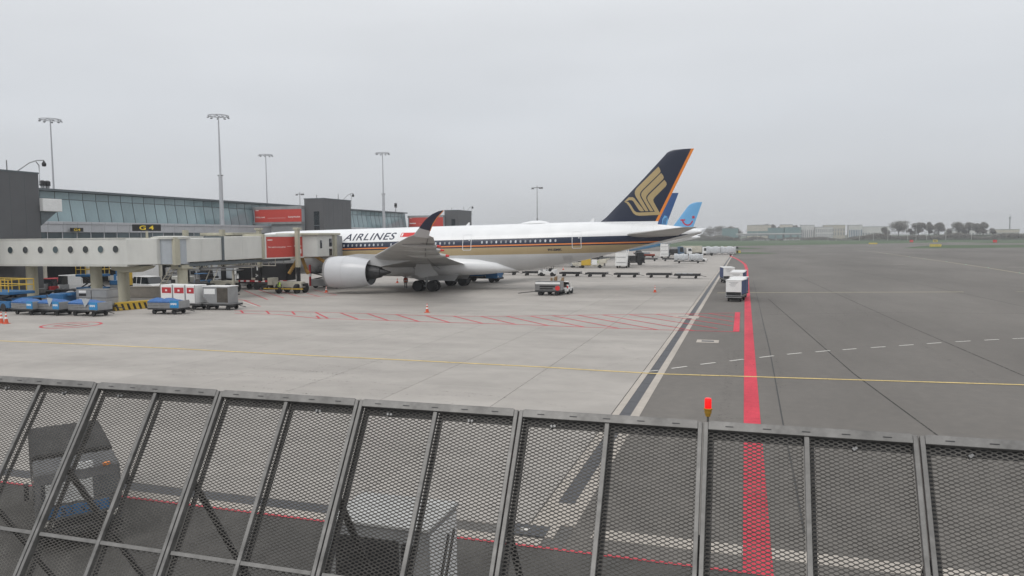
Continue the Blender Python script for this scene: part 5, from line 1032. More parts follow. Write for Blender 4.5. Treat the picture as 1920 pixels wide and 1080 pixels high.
# row of flat dollies behind the tail
def flat(label, p, rz, L=3.6, grp='row of flat dollies beyond the tail', load=0):
    t = thing('flat_dolly', label, 'dolly', p, rz, grp); undercarriage(t, L, 1.7, .2, .9)
    for i in range(7): MB().tube([(-L/2+.2+i*(L-.4)/6, -.8, .62), (-L/2+.2+i*(L-.4)/6, .8, .62)], .06, 6).build('roller', 'midmetal', t)
    bl(t, 'side_rail', 'darkmetal', (-L/2, -.87, .55), (L/2, -.8, .74)); bl(t, 'side_rail', 'darkmetal', (-L/2, .8, .55), (L/2, .87, .74)); bl(t, 'end_stop', 'midmetal', (L/2-.08, -.8, .56), (L/2, .8, .85))
    if load:
        for i in range(3): bl(t, 'folded_cover', 'greymetal', (-L/2+.3+i*.9, -.6, .68), (-L/2+1.0+i*.9, .6, .85), .05)
    return t
for px, py, rz, lab in ((952, 515.5, 2, 'flat dolly in the row, closest to the blue truck'), (1000, 516.5, 1, 'flat dolly in the row hitched to the white tractor'), (1070, 518, 0, 'flat dolly in the row between the white tractor and the standing cone'), (1119, 519, -1, 'flat dolly in the row, third beyond the white tractor away from the blue truck'), (1175, 520, 0, 'bare flat dolly near the middle of the row beyond the tail'), (1236, 520.5, 0, 'flat dolly in the row, next to the end dolly by the drain'), (1289, 522, 0, 'flat dolly with folded covers at the end of the row by the drain')):
    flat(lab, gp(px, py), R(rz), 4.0 if px > 1150 else 3.6, load=px > 1280)
for px, py, lab in ((1217, 489.5, 'distant flat dolly next to the dark stair truck'), (1258, 489.5, 'distant flat dolly between the stair trucks and the wrapped cargo'), (1112, 487.5, 'distant flat dolly behind the two workers in yellow vests')): flat(lab, gp(px, py), 0, 4.6, 'distant flat dollies')
def tug(label, p, rz, m_='cream'):
    t = thing('tow_tractor', label, 'tractor', p, rz); MB().prism([(-1.5, .35), (1.5, .35), (1.5, .9), (1.2, 1.05), (.2, 1.1), (.1, .8), (-.8, .8), (-.9, 1.1), (-1.5, 1.1)], 1, -.75, .75).build('body', m_, t, bevel=.05); wheels4(t, (-.95, .95), .68, .34)
    bl(t, 'seat', 'black', (-.75, -.6, .8), (-.3, .6, 1.35), .04); mb = MB()
    for x, y in ((-.85, -.68), (-.85, .68), (.35, -.68), (.35, .68)): mb.tube([(x, y, 1.0), (x, y, 1.95)], .035, 6)
    mb.build('roof_post', 'darkmetal', t); bl(t, 'roof', m_, (-.95, -.75, 1.92), (.5, .75, 2.02), .03); MB().tube([(.3, -.3, 1.0), (.05, -.3, 1.35)], .03, 6).build('steering_post', 'black', t)
tug('white tow tractor in the row of flat dollies', gp(1027, 517.5), R(180), 'white')
for a, lab, m_, rz in tug_items: tug(lab, gp(*a), R(rz), m_)
# grey box trailer with boards standing in it
c = gp(1030, 553.5); t = thing('box_trailer', 'grey box trailer with a red round mark and boards standing behind it', 'trailer', c, R(2)); L_, W_2 = 3.0, 1.7; undercarriage(t, L_, W_2, .24, 0); MB().tube([(-L_/2, 0, .45), (-L_/2-2.2, -.1, .2)], .05, 6).build('tow_bar', 'darkmetal', t)
bl(t, 'floor', 'darkmetal', (-L_/2, -W_2/2, .55), (L_/2, W_2/2, .64)); bl(t, 'front_panel', 'midmetal', (-L_/2, -W_2/2, .6), (L_/2, -W_2/2+.05, 1.62), .01); bl(t, 'rear_panel', 'greymetal', (-L_/2, W_2/2-.05, .6), (L_/2, W_2/2, 1.62), .01)
for x in (-L_/2, L_/2-.05): bl(t, 'end_panel', 'greymetal', (x, -W_2/2+.05, .6), (x+.05, W_2/2-.05, 1.62), .01)
bl(t, 'top_band', 'white', (-L_/2+.05, -W_2/2-.03, 1.32), (L_/2-.05, -W_2/2+.0, 1.56), .01); bl(t, 'dark_slot', 'black', (-L_/2+.55, -W_2/2-.02, .98), (L_/2-.65, -W_2/2+.01, 1.16), .005); bl(t, 'dark_slot', 'black', (-L_/2+.55, -W_2/2-.02, .72), (L_/2-.9, -W_2/2+.01, .9), .005)
MB().lathe([(-W_2/2-.03, .28), (-W_2/2, .28)], 1, (L_/2-.35, 0, .88), n=20).build('red_mark', 'redtip', t)
c2 = Vector(c)+Vector((.35, 1.75, 0)); t = thing('board_trolley', 'small trolley with upright wooden boards behind the grey box trailer', 'trolley', c2, R(4)); undercarriage(t, 2.2, 1.3, .2, 0); bl(t, 'deck', 'midmetal', (-1.1, -.65, .55), (1.1, .65, .62))
for i, (x, hh) in enumerate(((-.8, 1.55), (-.5, 1.9), (-.25, 2.0), (0, 2.05), (.55, 1.75), (.8, 1.95))): bl(t, 'board', 'wood' if i % 2 else 'cream', (x-.06, -.5, .6), (x+.1, .5, hh), .01)
c3 = Vector(c)+Vector((1.35, 2.6, 0)); car('small white electric cart beside the grey box trailer', c3, R(88), 2.4, 1.2, 1.5, 'white', False, name='electric_cart')
# stair trucks
def stair_truck(label, p, rz, cabm='black'):
    t = truck(label, p, rz, 6.4, 2.3, cabm, 'darkmetal', 2.5, 2.0, 'flat', 'passenger stair trucks', 'stair_truck'); 
    bl(t, 'stair_back', 'white', (-3.5, -1.2, .5), (-3.2, 1.2, 4.3), .04)
    for y in (-1.24, 1.12): MB().prism([(-3.5, .5), (-3.2, .5), (.6, 3.9), (.6, 4.9), (.3, 4.9), (-3.5, 1.4)], 1, y, y+.12).build('stair_side', 'white', t)
    for i in range(14): bl(t, 'step', 'midmetal', (-3.3+i*.3, -1.1, .55+i*.265), (-3.0+i*.3, 1.1, .62+i*.265), 0)
    for i in range(3): bl(t, 'back_rib', 'greymetal', (-3.56, -1.0, 1.2+i*1.1), (-3.49, 1.0, 1.3+i*1.1), 0)
    return t
stair_truck('stair truck with white stair back and black cab under the aircraft tail', (G(1161, 503).x+.3, G(1161, 503).y+3.3, 0), R(92)); truck('dark tractor truck standing next to the white stair back under the tail', gp(1185, 497), R(14), 5.6, 2.4, 'black', 'darkmetal', 2.9, 2.2, 'box'); stair_truck('distant stair truck with pale stair back near the flat dollies', (G(1243, 484).x+.3, G(1243, 484).y+3.3, 0), R(92), 'farblue'); truck('dark blue truck next to the distant pale stair back', gp(1264, 481), R(12), 6, 2.4, 'farblue', 'darkmetal', 3.2, 2.4, 'box')
# belt loader with workers
t = belt('white and yellow belt loader beside two workers in yellow vests', gp(1108, 502.5), R(8), 'cream', 8.0, .13, 1.3); bl(t, 'yellow_box', 'yellow', (-2.0, -1.0, .6), (.0, -.88, 2.0), .05); bl(t, 'white_box', 'white', (.2, -.98, .7), (1.4, -.86, 1.8), .04)
tug('cream tow tractor in front of the white and yellow belt loader', gp(1082, 501.5), R(175), 'cream')
# distant vehicles along the back
car('white car beside the wrapped cargo near the drain', gp(1309, 490.5), R(0), 4.6, 1.9, 1.6)
def wrapped(label, p, rz, L=5.5, H=2.6):
    t = thing('wrapped_cargo', label, 'cargo', p, rz, 'plastic wrapped cargo loads'); undercarriage(t, L, 2.2, .22, .8); n_ = 7
    for k in range(2):
        rg = []
        for i in range(n_): 
            x = -L/2+.1+k*L/2+(L/2-.2)*i/(n_-1); s_ = min(1, .88+.14*math.sin((i+.3)*1.9+k)); rg.append([(x, 1.1*s_*math.copysign(abs(math.cos(a))**.35, math.cos(a)), .6+(H-.6)/2*(1+s_*math.copysign(abs(math.sin(a))**.35, math.sin(a)))) for a in [2*math.pi*j/16 for j in range(16)]])
        MB().loft(rg).build('wrapped_pallet', 'plastic_wrap', t, True)
    return t
wrapped('wrapped silver cargo load beside the white car', gp(1291, 493.5), R(2), 7.0, 2.4); wrapped('long wrapped silver cargo load beside the black and yellow taxiway sign', gp(1352, 479.5), R(-6), 9.5, 3.2)
truck('distant grey and white truck between the stair truck and wrapped cargo', gp(1278, 479), R(5), 7, 2.4, 'white', 'greymetal', 2.6, 2.6); truck('distant cream box truck beyond the wrapped silver cargo beside the car', gp(1302, 478.5), R(2), 9, 2.5, 'white', 'cream', 2.7, 3.2); truck('distant grey truck next to the long wrapped cargo load', gp(1323, 478), R(-4), 6, 2.4, 'greymetal', 'greymetal', 2.5, 2.9)
for px, py, lab in ((1216, 483, 'distant orange and white cart near the pale stair truck'),): 
    t = thing('service_cart', lab, 'cart', gp(px, py), 0); undercarriage(t, 4.0, 1.7, .25); bl(t, 'body', 'safety_orange', (-1.9, -.8, .6), (1.9, .8, 1.1), .05); bl(t, 'load', 'white', (-1.5, -.7, 1.1), (.5, .7, 1.7), .05)
car('distant dark car behind the aircraft tail under the blue tailed jet', gp(1200, 478), R(5), 4.5, 1.9, 1.6, 'darkmetal')
# tall curtain sided carts beside the red line
def curtain_cart(label, p, rz, front=True):
    t = thing('curtain_cart', label, 'baggage cart', p, rz, 'curtain sided carts beside the red line'); W, L, H = 1.55, 3.0, 2.2; undercarriage(t, L, W, .2, 0)
    bl(t, 'floor', 'midmetal', (-L/2, -W/2, .55), (L/2, W/2, .63)); bl(t, 'roof', 'white', (-L/2-.06, -W/2-.04, H-.07), (L/2+.06, W/2+.04, H+.02), .02)
    for x in (-L/2, L/2-.06):
        for y in (-W/2, W/2-.06): bl(t, 'corner_post', 'greymetal', (x, y, .6), (x+.06, y+.06, H-.05), .005)
    bl(t, 'end_panel', 'white', (-L/2-.03, -W/2+.01, .98), (-L/2+.01, W/2-.01, H-.08), .01); bl(t, 'end_panel', 'white', (L/2-.01, -W/2+.01, .98), (L/2+.03, W/2-.01, H-.08), .01)
    bl(t, 'dark_gap', 'black', (-L/2+.02, -W/2+.07, .62), (L/2-.02, W/2-.07, .97))
    for s_ in (-1, 1):
        mb = MB(); rg = []
        for i in range(25): x = -L/2+.06+(L-.12)*i/24; o_ = .03*math.sin(i*1.9); rg.append([(x, s_*(W/2+.0)+o_, .75), (x, s_*(W/2+.0)+o_*.6, H-.08)])
        mb.loft(rg, False, closed=False); mb.build('curtain', 'curtain', t, True)
    bl(t, 'bumper', 'greymetal', (-L/2-.2, -W/2-.02, .42), (-L/2-.08, W/2+.02, .5)); bl(t, 'step', 'greymetal', (-L/2-.18, -W/2, .6), (-L/2-.04, W/2, .64))
    for i in range(4): bl(t, 'printed_mark', 'fargrey', (-L/2-.036, -.45+.1*i, 1.95-.12*i), (-L/2-.028, .45-.13*(i % 2), 1.985-.12*i), 0)
    return t
for i, (x, y, lab) in enumerate(((-.72, 79.3, 'curtain sided cart with white end panel, front one of the train by the red line'), (-.52, 83.0, 'curtain sided cart coupled right behind the front cart by the red line'), (-.75, 95.5, 'curtain sided cart in the middle of the train by the red line'), (-.6, 99.3, 'curtain sided cart behind the middle one of the train by the red line'), (-2.3, 109.8, 'curtain sided cart standing off toward the drain behind the train'))): curtain_cart(lab, (x, y, 0), R((80, 82, 84, 84, 101)[i]))
# signs of the taxiway
def taxi_sign(label, px, py, w_, h_, m_='signfar', m2=None, txt=None, grp='taxiway signs'):
    p = G(px, py); k = p.y/1387*1.05; t = thing('taxiway_sign', label, 'sign', (p.x, p.y, 0), R(-8), grp); W, H = w_*k*.9, h_*k*.8
    b_ = bl(t, 'board', m_, (-W/2, -.15, .25), (W/2, .15, .25+H), .03); bl(t, 'leg', 'darkmetal', (-W/2+.2, -.05, 0), (-W/2+.3, .05, .3)); bl(t, 'leg', 'darkmetal', (W/2-.3, -.05, 0), (W/2-.2, .05, .3))
    if m2: bl(t, 'end_board', m2, (W/2, -.15, .25), (W/2+W*.5, .15, .25+H), .03)
    if txt: lettering(txt, lambda u, v: (-W*.3+W*.6*u, -.16, .25+H*(.25+.5*v)), 'signblack' if m_ == 'signfar' else 'signfar', t, bold=.02)
taxi_sign('black and yellow taxiway sign standing at the end of the long wrapped cargo', 1380, 475.5, 8.5, 5, 'signblack', 'signfar', 'A'); taxi_sign('long yellow taxiway sign with black end far behind the wrapped cargo', 1362, 467.5, 22, 4.5, 'signfar', 'signblack')
taxi_sign('long yellow taxiway sign standing on the grass island below the bare trees', 1754, 463.5, 18, 5, 'signfar'); taxi_sign('short yellow taxiway sign beyond the grass island', 1753.5, 454.5, 7, 4.5, 'signfar', None, 'B')
taxi_sign('red taxiway sign near the trees with wide crown', 1709, 454.8, 5.5, 4.5, 'redtip'); taxi_sign('red taxiway sign near the low cream building', 1865.5, 455.3, 6, 5, 'redtip'); taxi_sign('low yellow taxiway marker board at the asphalt edge by the embankment', 1637, 458.6, 14, 3, 'signfar')

# ================================================================== SERVICE TRUCK AND CABINET SEEN THROUGH THE MESH
fc = G(150, 935, 1.1); az = R(-38); L_t = 6.2; KS = .74; c = Vector((fc.x-math.cos(az)*L_t/2*KS, fc.y-math.sin(az)*L_t/2*KS, 0))
t = truck('dark service truck with white and blue front panels seen through the mesh fence', c, az, L_t, 2.2, 'tower', 'undercroft', 2.35, 2.45, 'box')
xf = L_t/2; t.scale = (KS, KS, KS)
bl(t, 'blue_band', 'blue', (xf-.02, -.85, 1.05), (xf+.03, .75, 1.36), .005); bl(t, 'grille', 'black', (xf-.02, -.8, .62), (xf+.02, .8, .98), .01); bl(t, 'amber_marker', 'orange', (xf-.3, .65, 2.3), (xf-.2, .85, 2.4), .02); bl(t, 'number_plate', 'white', (xf-.3, -.1, 2.3), (xf-.24, .4, 2.5), .005)
MB().prism([(xf+.03, 1.45), (xf-.12, 2.02), (xf-.17, 2.02), (xf-.02, 1.45)], 1, -.85, .35).build('white_panel', 'cabroof', t)
lettering('52 420', lambda u, v: (xf+.04, -.5+1.0*u, 1.1+.2*v), 'cloth_dark', t)
c = G(605, 972, 2.0); d = G(803, 994, 2.0); e2 = G(857, 940, 2.0)
t = thing('equipment_cabinet', 'white roofed equipment cabinet with dark louvres seen through the mesh fence', 'cabinet', ((c.x+d.x)/2, (d.y+e2.y)/2, 0)); wx, wy = (d.x-c.x)/2, (e2.y-d.y)/2
bl(t, 'housing', 'greymetal', (-wx+.03, -wy+.03, 0), (wx-.03, wy-.03, 1.95), .02); bl(t, 'roof', 'cabroof', (-wx, -wy, 1.93), (wx, wy, 2.0), .015)
for i in range(9): bl(t, 'louvre', 'black', (-wx+.25, -wy+.0, .9+i*.09), (wx-.6, -wy+.035, .95+i*.09), 0)
bl(t, 'louvre_frame', 'darkmetal', (-wx+.2, -wy+.012, .85), (wx-.55, -wy+.033, 1.74), 0); bl(t, 'fan_grille', 'black', (wx-.5, -wy+.01, 1.0), (wx-.3, -wy+.034, 1.7), 0)
bl(t, 'side_panel', 'white', (wx-.04, -wy+.1, .2), (wx-.012, wy-.1, 1.85), .004)
for k in (0, 1): MB().tube([(wx, -wy+.2+k*.25, .5), (wx, wy-.5+k*.25, 1.6)], .03, 6).build('cable', 'black', t)

# ================================================================== PEOPLE
def person(label, p, rz, top='cloth_dark', vest=True, arm=0, legs='cloth_dark', s=1.0, hat=None):
    J = {'pel': (0, 0, .95), 'chest': (0, 0, 1.28), 'neck': (0, 0, 1.47), 'head': (.02, 0, 1.60), 'crown': (.01, 0, 1.70)}
    E_ = [('pel', 'chest'), ('chest', 'neck'), ('neck', 'head'), ('head', 'crown')]; rad = {'pel': (.16, .12), 'chest': (.19, .13), 'neck': (.06, .06), 'head': (.085, .1), 'crown': (.07, .085)}
    for sd in (-1, 1):
        n_ = 'r' if sd < 0 else 'l'; st_ = .12*sd*.8
        J.update({n_+'hip': (0, .1*sd, .9), n_+'knee': (.04+st_, .11*sd, .5), n_+'ank': (-.02+st_, .11*sd, .09), n_+'toe': (.16+st_, .12*sd, .04), n_+'sh': (0, .2*sd, 1.40), n_+'el': (-.02+arm*.12, .27*sd, 1.12), n_+'wr': (.1+arm*.25, .25*sd, .9+arm*.12)})
        E_ += [('pel', n_+'hip'), (n_+'hip', n_+'knee'), (n_+'knee', n_+'ank'), (n_+'ank', n_+'toe'), ('chest', n_+'sh'), (n_+'sh', n_+'el'), (n_+'el', n_+'wr')]
        rad.update({n_+'hip': (.1, .1), n_+'knee': (.07, .07), n_+'ank': (.05, .05), n_+'toe': (.05, .04), n_+'sh': (.075, .075), n_+'el': (.052, .052), n_+'wr': (.036, .036)})
    ks = list(J); me = bpy.data.meshes.new('body_skeleton'); me.from_pydata([J[k] for k in ks], [(ks.index(a), ks.index(b)) for a, b in E_], []); ob = bpy.data.objects.new('tmp', me); COL.objects.link(ob)
    sk = ob.modifiers.new('s', 'SKIN'); sb = ob.modifiers.new('d', 'SUBSURF'); sb.levels = 1; sb.render_levels = 1
    for i, k in enumerate(ks): me.skin_vertices[0].data[i].radius = rad[k]; me.skin_vertices[0].data[i].use_root = (k == 'pel')
    bpy.context.view_layer.update(); ev = bpy.data.meshes.new_from_object(ob.evaluated_get(bpy.context.evaluated_depsgraph_get())); bpy.data.objects.remove(ob, do_unlink=True)
    mb = MB(); mb.add([v.co for v in ev.vertices], [tuple(q.vertices) for q in ev.polygons])
    for sd in (-1, 1):                       # palms with four curled fingers and a thumb
        w_ = Vector(J[('r' if sd < 0 else 'l')+'wr']); mb.box(w_+Vector((.03, 0, -.05)), (.035, .075, .1))
        for q in range(4): a = w_+Vector((.03, -.03+.02*q, -.095)); mb.tube([a, a+Vector((.008, 0, -.04+.004*abs(q-1.5))), a+Vector((.03, 0, -.065+.004*abs(q-1.5)))], .0085, 5)
        a = w_+Vector((.045, -.035*sd, -.03)); mb.tube([a, a+Vector((.03, -.02*sd, -.03)), a+Vector((.035, -.012*sd, -.055))], .01, 5)
    mb.box((.105, 0, 1.6), (.035, .025, .04)); mb.box((.1, 0, 1.555), (.015, .05, .012))
    for sd in (-1, 1): mb.box((.098, .033*sd, 1.625), (.012, .022, .012)); mb.box((.01, .09*sd, 1.6), (.035, .02, .055))
    mi = []
    for f_ in mb.f:
        z = sum(mb.v[i][2] for i in f_)/len(f_); yv = abs(sum(mb.v[i][1] for i in f_)/len(f_))
        mi.append(0 if z > 1.49 or (yv > .2 and z < .93+arm*.12) else 2 if z < .93 else 1)
    mb.m = mi; t = mb.build('person', ['skin', top, legs], None, True); tag(t, label, 'person'); t.location = p; t.rotation_euler.z = rz
    MB().lathe([(1.615, .102), (1.66, .108), (1.71, .09), (1.735, .04)], 2, (-.005, 0, 0), n=14).build('hair' if not hat else 'helmet', hat or 'hair', t, True)
    if vest:
        v_ = MB(); v_.loft([[(.175*r_*math.cos(a), .235*r_*math.sin(a), z) for a in [2*math.pi*i/18 for i in range(18)]] for z, r_ in ((.86, .92), (1.0, .9), (1.2, .98), (1.36, 1.0), (1.44, .75))], False); o = v_.build('vest', 'vest' if vest is True else vest, t, True)
        MB().lathe([(1.04, 1), (1.09, 1)], 2, n=18, caps=False).build('reflective_band', 'white', o); o.children[0].scale = (.172, .228, 1)
    t.scale = (s, s, s); return t
person('worker in yellow vest and dark trousers standing by the bridge drive wheels', gp(524, 551), R(20), vest=True)
person('worker in dark clothes with orange vest standing under the wing beside the landing gear', gp(761, 541), R(-60), vest='safety_orange')
person('worker in bright yellow vest beside the belt loader, arms forward', gp(1122, 501), R(160), vest=True, arm=1); person('worker in bright yellow vest on the far side of the belt loader', gp(1134, 499.5), R(200), vest=True)
person('worker in yellow vest walking near the cream tow tractor', gp(1092, 500), R(90), vest=True)
# ================================================================== FAR TREES AND BUILDINGS
def far(px, py, Y): p = PY(px, py, Y); return p
def tree(label, px0, px1, py_top, Y, zb_=0., m_='twig', seed=0, n=900, group='bare trees beyond the field'):
    rnd = random.Random(seed); a = far(px0, py_top, Y); b = far(px1, py_top, Y); X = (a.x+b.x)/2; rw = (b.x-a.x)/2; H = a.z-zb_
    t = thing('bare_tree', label, 'tree', (X, Y, zb_), 0, group)
    tr = MB(); tr.tube([(0, 0, -1.5), (.1, 0, H*.18), (-.1, .1, H*.38), (.05, 0, H*.62)], H*.028, 7, r1=H*.008)
    cl_ = []
    for k in range(9):
        an = k*2.4+rnd.random(); rr = rw*(.45+.35*rnd.random()); zz = H*(.26+.52*rnd.random()); e_ = Vector((rr*math.cos(an), rr*math.sin(an), zz)); s_ = Vector((0, 0, H*(.2+.03*k)))
        tr.tube([s_, s_.lerp(e_, .5)+Vector((0, 0, H*.03)), e_], H*.011, 5, r1=H*.003); cl_.append((e_, rw*(.46+.18*rnd.random())))
    cl_ += [(Vector((0, 0, H*.78)), rw*.45), (Vector((rw*.2, 0, H*.62)), rw*.5), (Vector((-rw*.25, 0, H*.66)), rw*.45)]
    tr.build('trunk', 'bark', t)
    cr = MB(); cr.sheet = True
    for i in range(n):
        c, r_ = cl_[i % len(cl_)]; d = Vector((rnd.gauss(0, 1), rnd.gauss(0, 1), rnd.gauss(0, 1))).normalized()*r_*(.35+.65*rnd.random()**.5); p = c+Vector((d.x, d.y, d.z*.8))
        if p.z > H: p.z = H-rnd.random()*H*.05
        if p.z < H*.12: continue
        u = Vector((rnd.gauss(0, 1), rnd.gauss(0, 1), rnd.gauss(0, 1)+.5)).normalized(); v = u.orthogonal().normalized(); L_ = H*(.04+.045*rnd.random()); w_ = H*.0065*(1+rnd.random())
        cr.add([p-v*w_, p+v*w_, p+u*L_+v*w_*.6, p+u*L_-v*w_*.6], [(0, 1, 2, 3)])
    cr.build('crown', m_, t); return t
YT = 890
for i, (a, b, y, lab, m_) in enumerate(((1668, 1703, 413, 'wide round crowned bare tree standing alone by the short red sign', 'twig'), (1711, 1734, 414.5, 'bare tree at the open side of the group of three trees', 'twig'), (1733, 1752, 413, 'tallest bare tree, middle of the group of three trees', 'twig'), (1750, 1772, 415, 'small round bare tree at the end of the group of three trees', 'twig'), (1785, 1811, 414, 'spreading bare tree at the start of the long tree row', 'twig'), (1806, 1828, 414.5, 'bare tree second in the long tree row beside the spreading one', 'twig'), (1824, 1842, 415.5, 'narrow bare tree in the middle of the long tree row', 'twig'), (1833, 1855, 413.5, 'tall bare tree near the end of the long tree row', 'twig'), (1856, 1868, 426, 'low bare shrub like tree ending the long tree row', 'twig'), (1652, 1668, 424, 'low bushy tree beside the lone wide crowned tree', 'twig'), (1700, 1714, 427, 'low bushy tree between the lone tree and the group of three', 'twig'), (1772, 1786, 427, 'low bushy tree between the group of three and the long tree row', 'twig'))):
    tree(lab, a, b, y, YT+(i % 3)*6, 3.5, m_, i, 3200)
for i, (a, b, y) in enumerate(((1318, 1345, 423), (1338, 1362, 422), (1362, 1378, 420.5), (1374, 1392, 424), (1428, 1446, 416.5), (1440, 1458, 417), (1456, 1466, 421), (1484, 1500, 419), (1400, 1430, 419.5), (1414, 1436, 418.5))):
    tree(('dark leafless tree at the edge of the wood beside the smile tailed jet', 'dark leafless tree second from the smile tailed jet', 'leafless tree left of the cream office block roof', 'low leafless tree touching the cream office block', 'tallest leafless tree rising behind the cream office block', 'leafless tree behind the gap between the two cream blocks', 'small leafless tree beside the second cream block', 'leafless tree behind the second teal glass front', 'wide leafless tree behind the cream office block roof', 'leafless tree peeking above the cream office block')[i], a, b, y, 1010 if i < 4 else 1100, 0, 'twig', 50+i, 1300, 'leafless trees among the far buildings')
def mass(name, label, pts, Y, dep, h_, m_, n, seed, zb_=0):
    rnd = random.Random(seed); mb = MB(); mb.sheet = True; a, b = far(pts[0], 440, Y).x, far(pts[1], 440, Y).x
    for i in range(n):
        x = a+(b-a)*rnd.random(); hh = h_*(.55+.45*math.sin(x*.13)*math.sin(x*.031+1)); p = Vector((x, Y+dep*rnd.random(), zb_+hh*rnd.random()**.7)); u = Vector((rnd.gauss(0, 1), rnd.gauss(0, .6), rnd.gauss(0, 1)+.4)).normalized(); v = u.orthogonal().normalized(); L_ = .5+rnd.random()*1.1; w_ = .2+.25*rnd.random()
        mb.add([p-v*w_, p+v*w_, p+u*L_+v*w_*.5, p+u*L_-v*w_*.5], [(0, 1, 2, 3)])
    o = mb.build(name, m_); tag(o, label, 'bushes', kind='stuff'); return o
mass('hedge', 'dark hedge running along the foot of the trees', (1600, 1990), 850, 12, 5.6, 'twig', 15000, 3, 1.5); mass('far_wood', 'dark leafless wood beside the smile tailed jet', (1240, 1385), 985, 20, 11, 'twig', 7000, 4)
mass('scrub', 'leafless scrub in front of the white far buildings', (1380, 1680), 960, 14, 4.5, 'twig', 9000, 5)
mass('distant_wood', 'faint distant wood along the horizon', (1150, 2100), 1500, 60, 13, 'twig', 9000, 6)
def block(label, x0, x1, yt, yb_, Y, m_, dep=18, win=None, wm='farblue', rows=1, roofm='fargrey', group='low office buildings on the horizon'):
    a, b = far(x0, yt, Y), far(x1, yt, Y); H = a.z; W = b.x-a.x; t = thing('office_building', label, 'building', ((a.x+b.x)/2, Y+dep/2, 0), 0, group)
    bl(t, 'wall', m_, (-W/2, -dep/2, 0), (W/2, dep/2, H), 0); bl(t, 'roof', roofm, (-W/2-.3, -dep/2-.3, H-.02), (W/2+.3, dep/2+.3, H+.4), 0)
    if win:
        k, zlo, zhi, ww = win
        for r_ in range(rows):
            for i in range(k):
                x = -W/2+W*(i+.5)/k; za = H*(zlo+(zhi-zlo)*r_/rows); zb2 = H*(zlo+(zhi-zlo)*(r_+.72)/rows); MB().b2((x-W/k*ww/2, -dep/2-.15, za), (x+W/k*ww/2, -dep/2+.1, zb2)).build('window', wm, t)
    return t
block('cream office block with teal glass front beside the tallest leafless tree', 1401, 1446, 422.5, 434, 1050, 'farcream', win=(9, .3, .72, .92), wm='farteal', rows=1); block('teal glass low wing linking the two cream office blocks', 1440, 1470, 427.5, 434, 1046, 'farteal', win=(6, .2, .9, .9), wm='farteal')
block('second cream office block with teal glass front', 1463, 1486, 421.5, 434, 1060, 'farcream', win=(5, .5, .8, .5)); block('teal glass front next to the white columned building', 1471, 1502, 426.5, 434, 1044, 'farteal', win=(7, .2, .9, .9), wm='farteal')
block('white building with tall dark window columns', 1502, 1527, 422.5, 434, 1052, 'farwhite', win=(7, .1, .9, .45), wm='fargrey'); block('white building with rows of small dark windows', 1529, 1562, 426, 434, 1042, 'farwhite', win=(9, .2, .95, .5), wm='fargrey', rows=2)
block('pale building with flat grey roof behind the small windowed one', 1545, 1585, 422.5, 434, 1062, 'farcream', win=(8, .3, .85, .5), wm='fargrey', rows=2); block('white building with blue upper storey and dark columns', 1592, 1617, 422.5, 435, 1050, 'farwhite', win=(8, .05, .92, .5), wm='farblue', rows=1)
block('long low white hall beside the blue storeyed building', 1617, 1668, 425.5, 434, 1058, 'farwhite', win=(10, .35, .6, .6), wm='fargrey'); block('long low cream hall behind the end of the tree row', 1864, 1912, 430.5, 437, 1000, 'farcream', win=(10, .5, .75, .6), wm='fargrey'); block('low pale shed behind the long tree row', 1778, 1866, 432.5, 437, 1010, 'farwhite', win=(14, .5, .75, .6), wm='fargrey'); block('green glass house half hidden in the wood beside the smile tailed jet', 1354, 1384, 428.5, 437, 1000, 'farteal', win=(8, .15, .9, .8), wm='farteal')
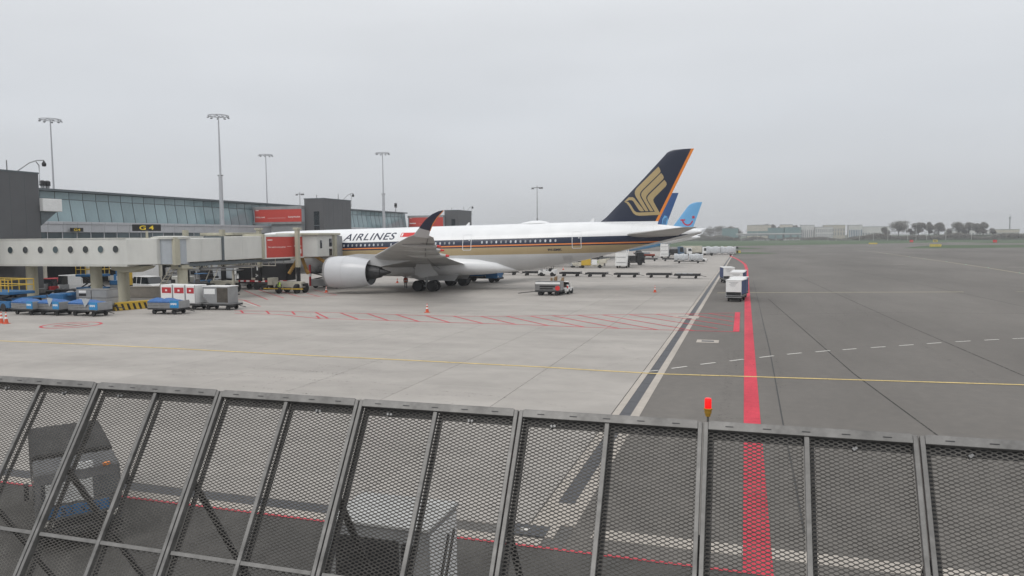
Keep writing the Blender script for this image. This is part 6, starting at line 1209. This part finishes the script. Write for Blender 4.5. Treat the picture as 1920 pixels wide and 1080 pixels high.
# elevated road with cars
va, vb = far(1380, 434, 980), far(1503, 434, 980)
vd = thing('viaduct', 'grey elevated road on piers in front of the cream office blocks', 'bridge', ((va.x+vb.x)/2, 980, 0)); Wv = vb.x-va.x; bl(vd, 'deck', 'fargrey', (-Wv/2, -6, 6.6), (Wv/2, 6, 8.0), 0); bl(vd, 'parapet', 'farwhite', (-Wv/2, -6.2, 7.9), (Wv/2, -5.9, 8.9), 0)
for i in range(9): bl(vd, 'pier', 'fargrey', (-Wv/2+4+i*(Wv-8)/8-.6, -2, 0), (-Wv/2+4+i*(Wv-8)/8+.6, 2, 6.7), 0)
rnd = random.Random(9)
for i in range(14):
    px = 1392+i*7.9+rnd.random()*3; p = far(px, 441, 955); car('parked car under the elevated road, too far to tell from its neighbours', (p.x, 955, 0), R(rnd.choice((0, 180))), 4.6, 1.9, 1.6, rnd.choice(('white', 'darkmetal', 'greymetal', 'white')), False, 'cars parked under the elevated road', name='parked_car')
for i in range(13):
    px = (1390, 1420, 1500, 1553, 1568, 1612, 1638, 1665, 1702, 1718, 1738, 1774, 1822)[i]; p = far(px, 428, 845); t = thing('lamp_post', 'thin white lamp post standing along the far field edge', 'lamp post', (p.x, 845, 0), 0, 'lamp posts along the far field edge')
    MB().lathe([(0, .16), (p.z+4, .09)], 2, n=6).build('pole', 'farwhite', t); bl(t, 'lamp_arm', 'farwhite', (-1.2, -.1, p.z+3.9), (1.2, .1, p.z+4.1), 0)
p = far(1894, 402, 1300); t = thing('radio_mast', 'slim grey radio mast far behind the low cream hall', 'mast', (p.x, 1300, 0)); MB().lathe([(0, 1.2), (p.z*.75, .8), (p.z, .2)], 2, n=8).build('pole', 'fargrey', t); MB().lathe([(p.z*.8, 1.6), (p.z*.88, 1.6)], 2, n=10).build('antenna_drum', 'fargrey', t)
# ================================================================== HAZE
hz = MB().b2((-1700, -80, -1.2), (2200, 1700, 42)).build('haze', 'white'); hz.data.materials.clear()
hm = bpy.data.materials.new('haze_air'); hm.use_nodes = True; hm.node_tree.nodes.clear(); pv = hm.node_tree.nodes.new('ShaderNodeVolumePrincipled'); om = hm.node_tree.nodes.new('ShaderNodeOutputMaterial')
pv.inputs['Color'].default_value = (.93, .95, .98, 1); pv.inputs['Density'].default_value = .00034; pv.inputs['Anisotropy'].default_value = .2
hm.node_tree.links.new(pv.outputs[0], om.inputs['Volume']); hz.data.materials.append(hm); tag(hz, 'thin pale haze in the air over the whole airfield', 'haze', kind='stuff')
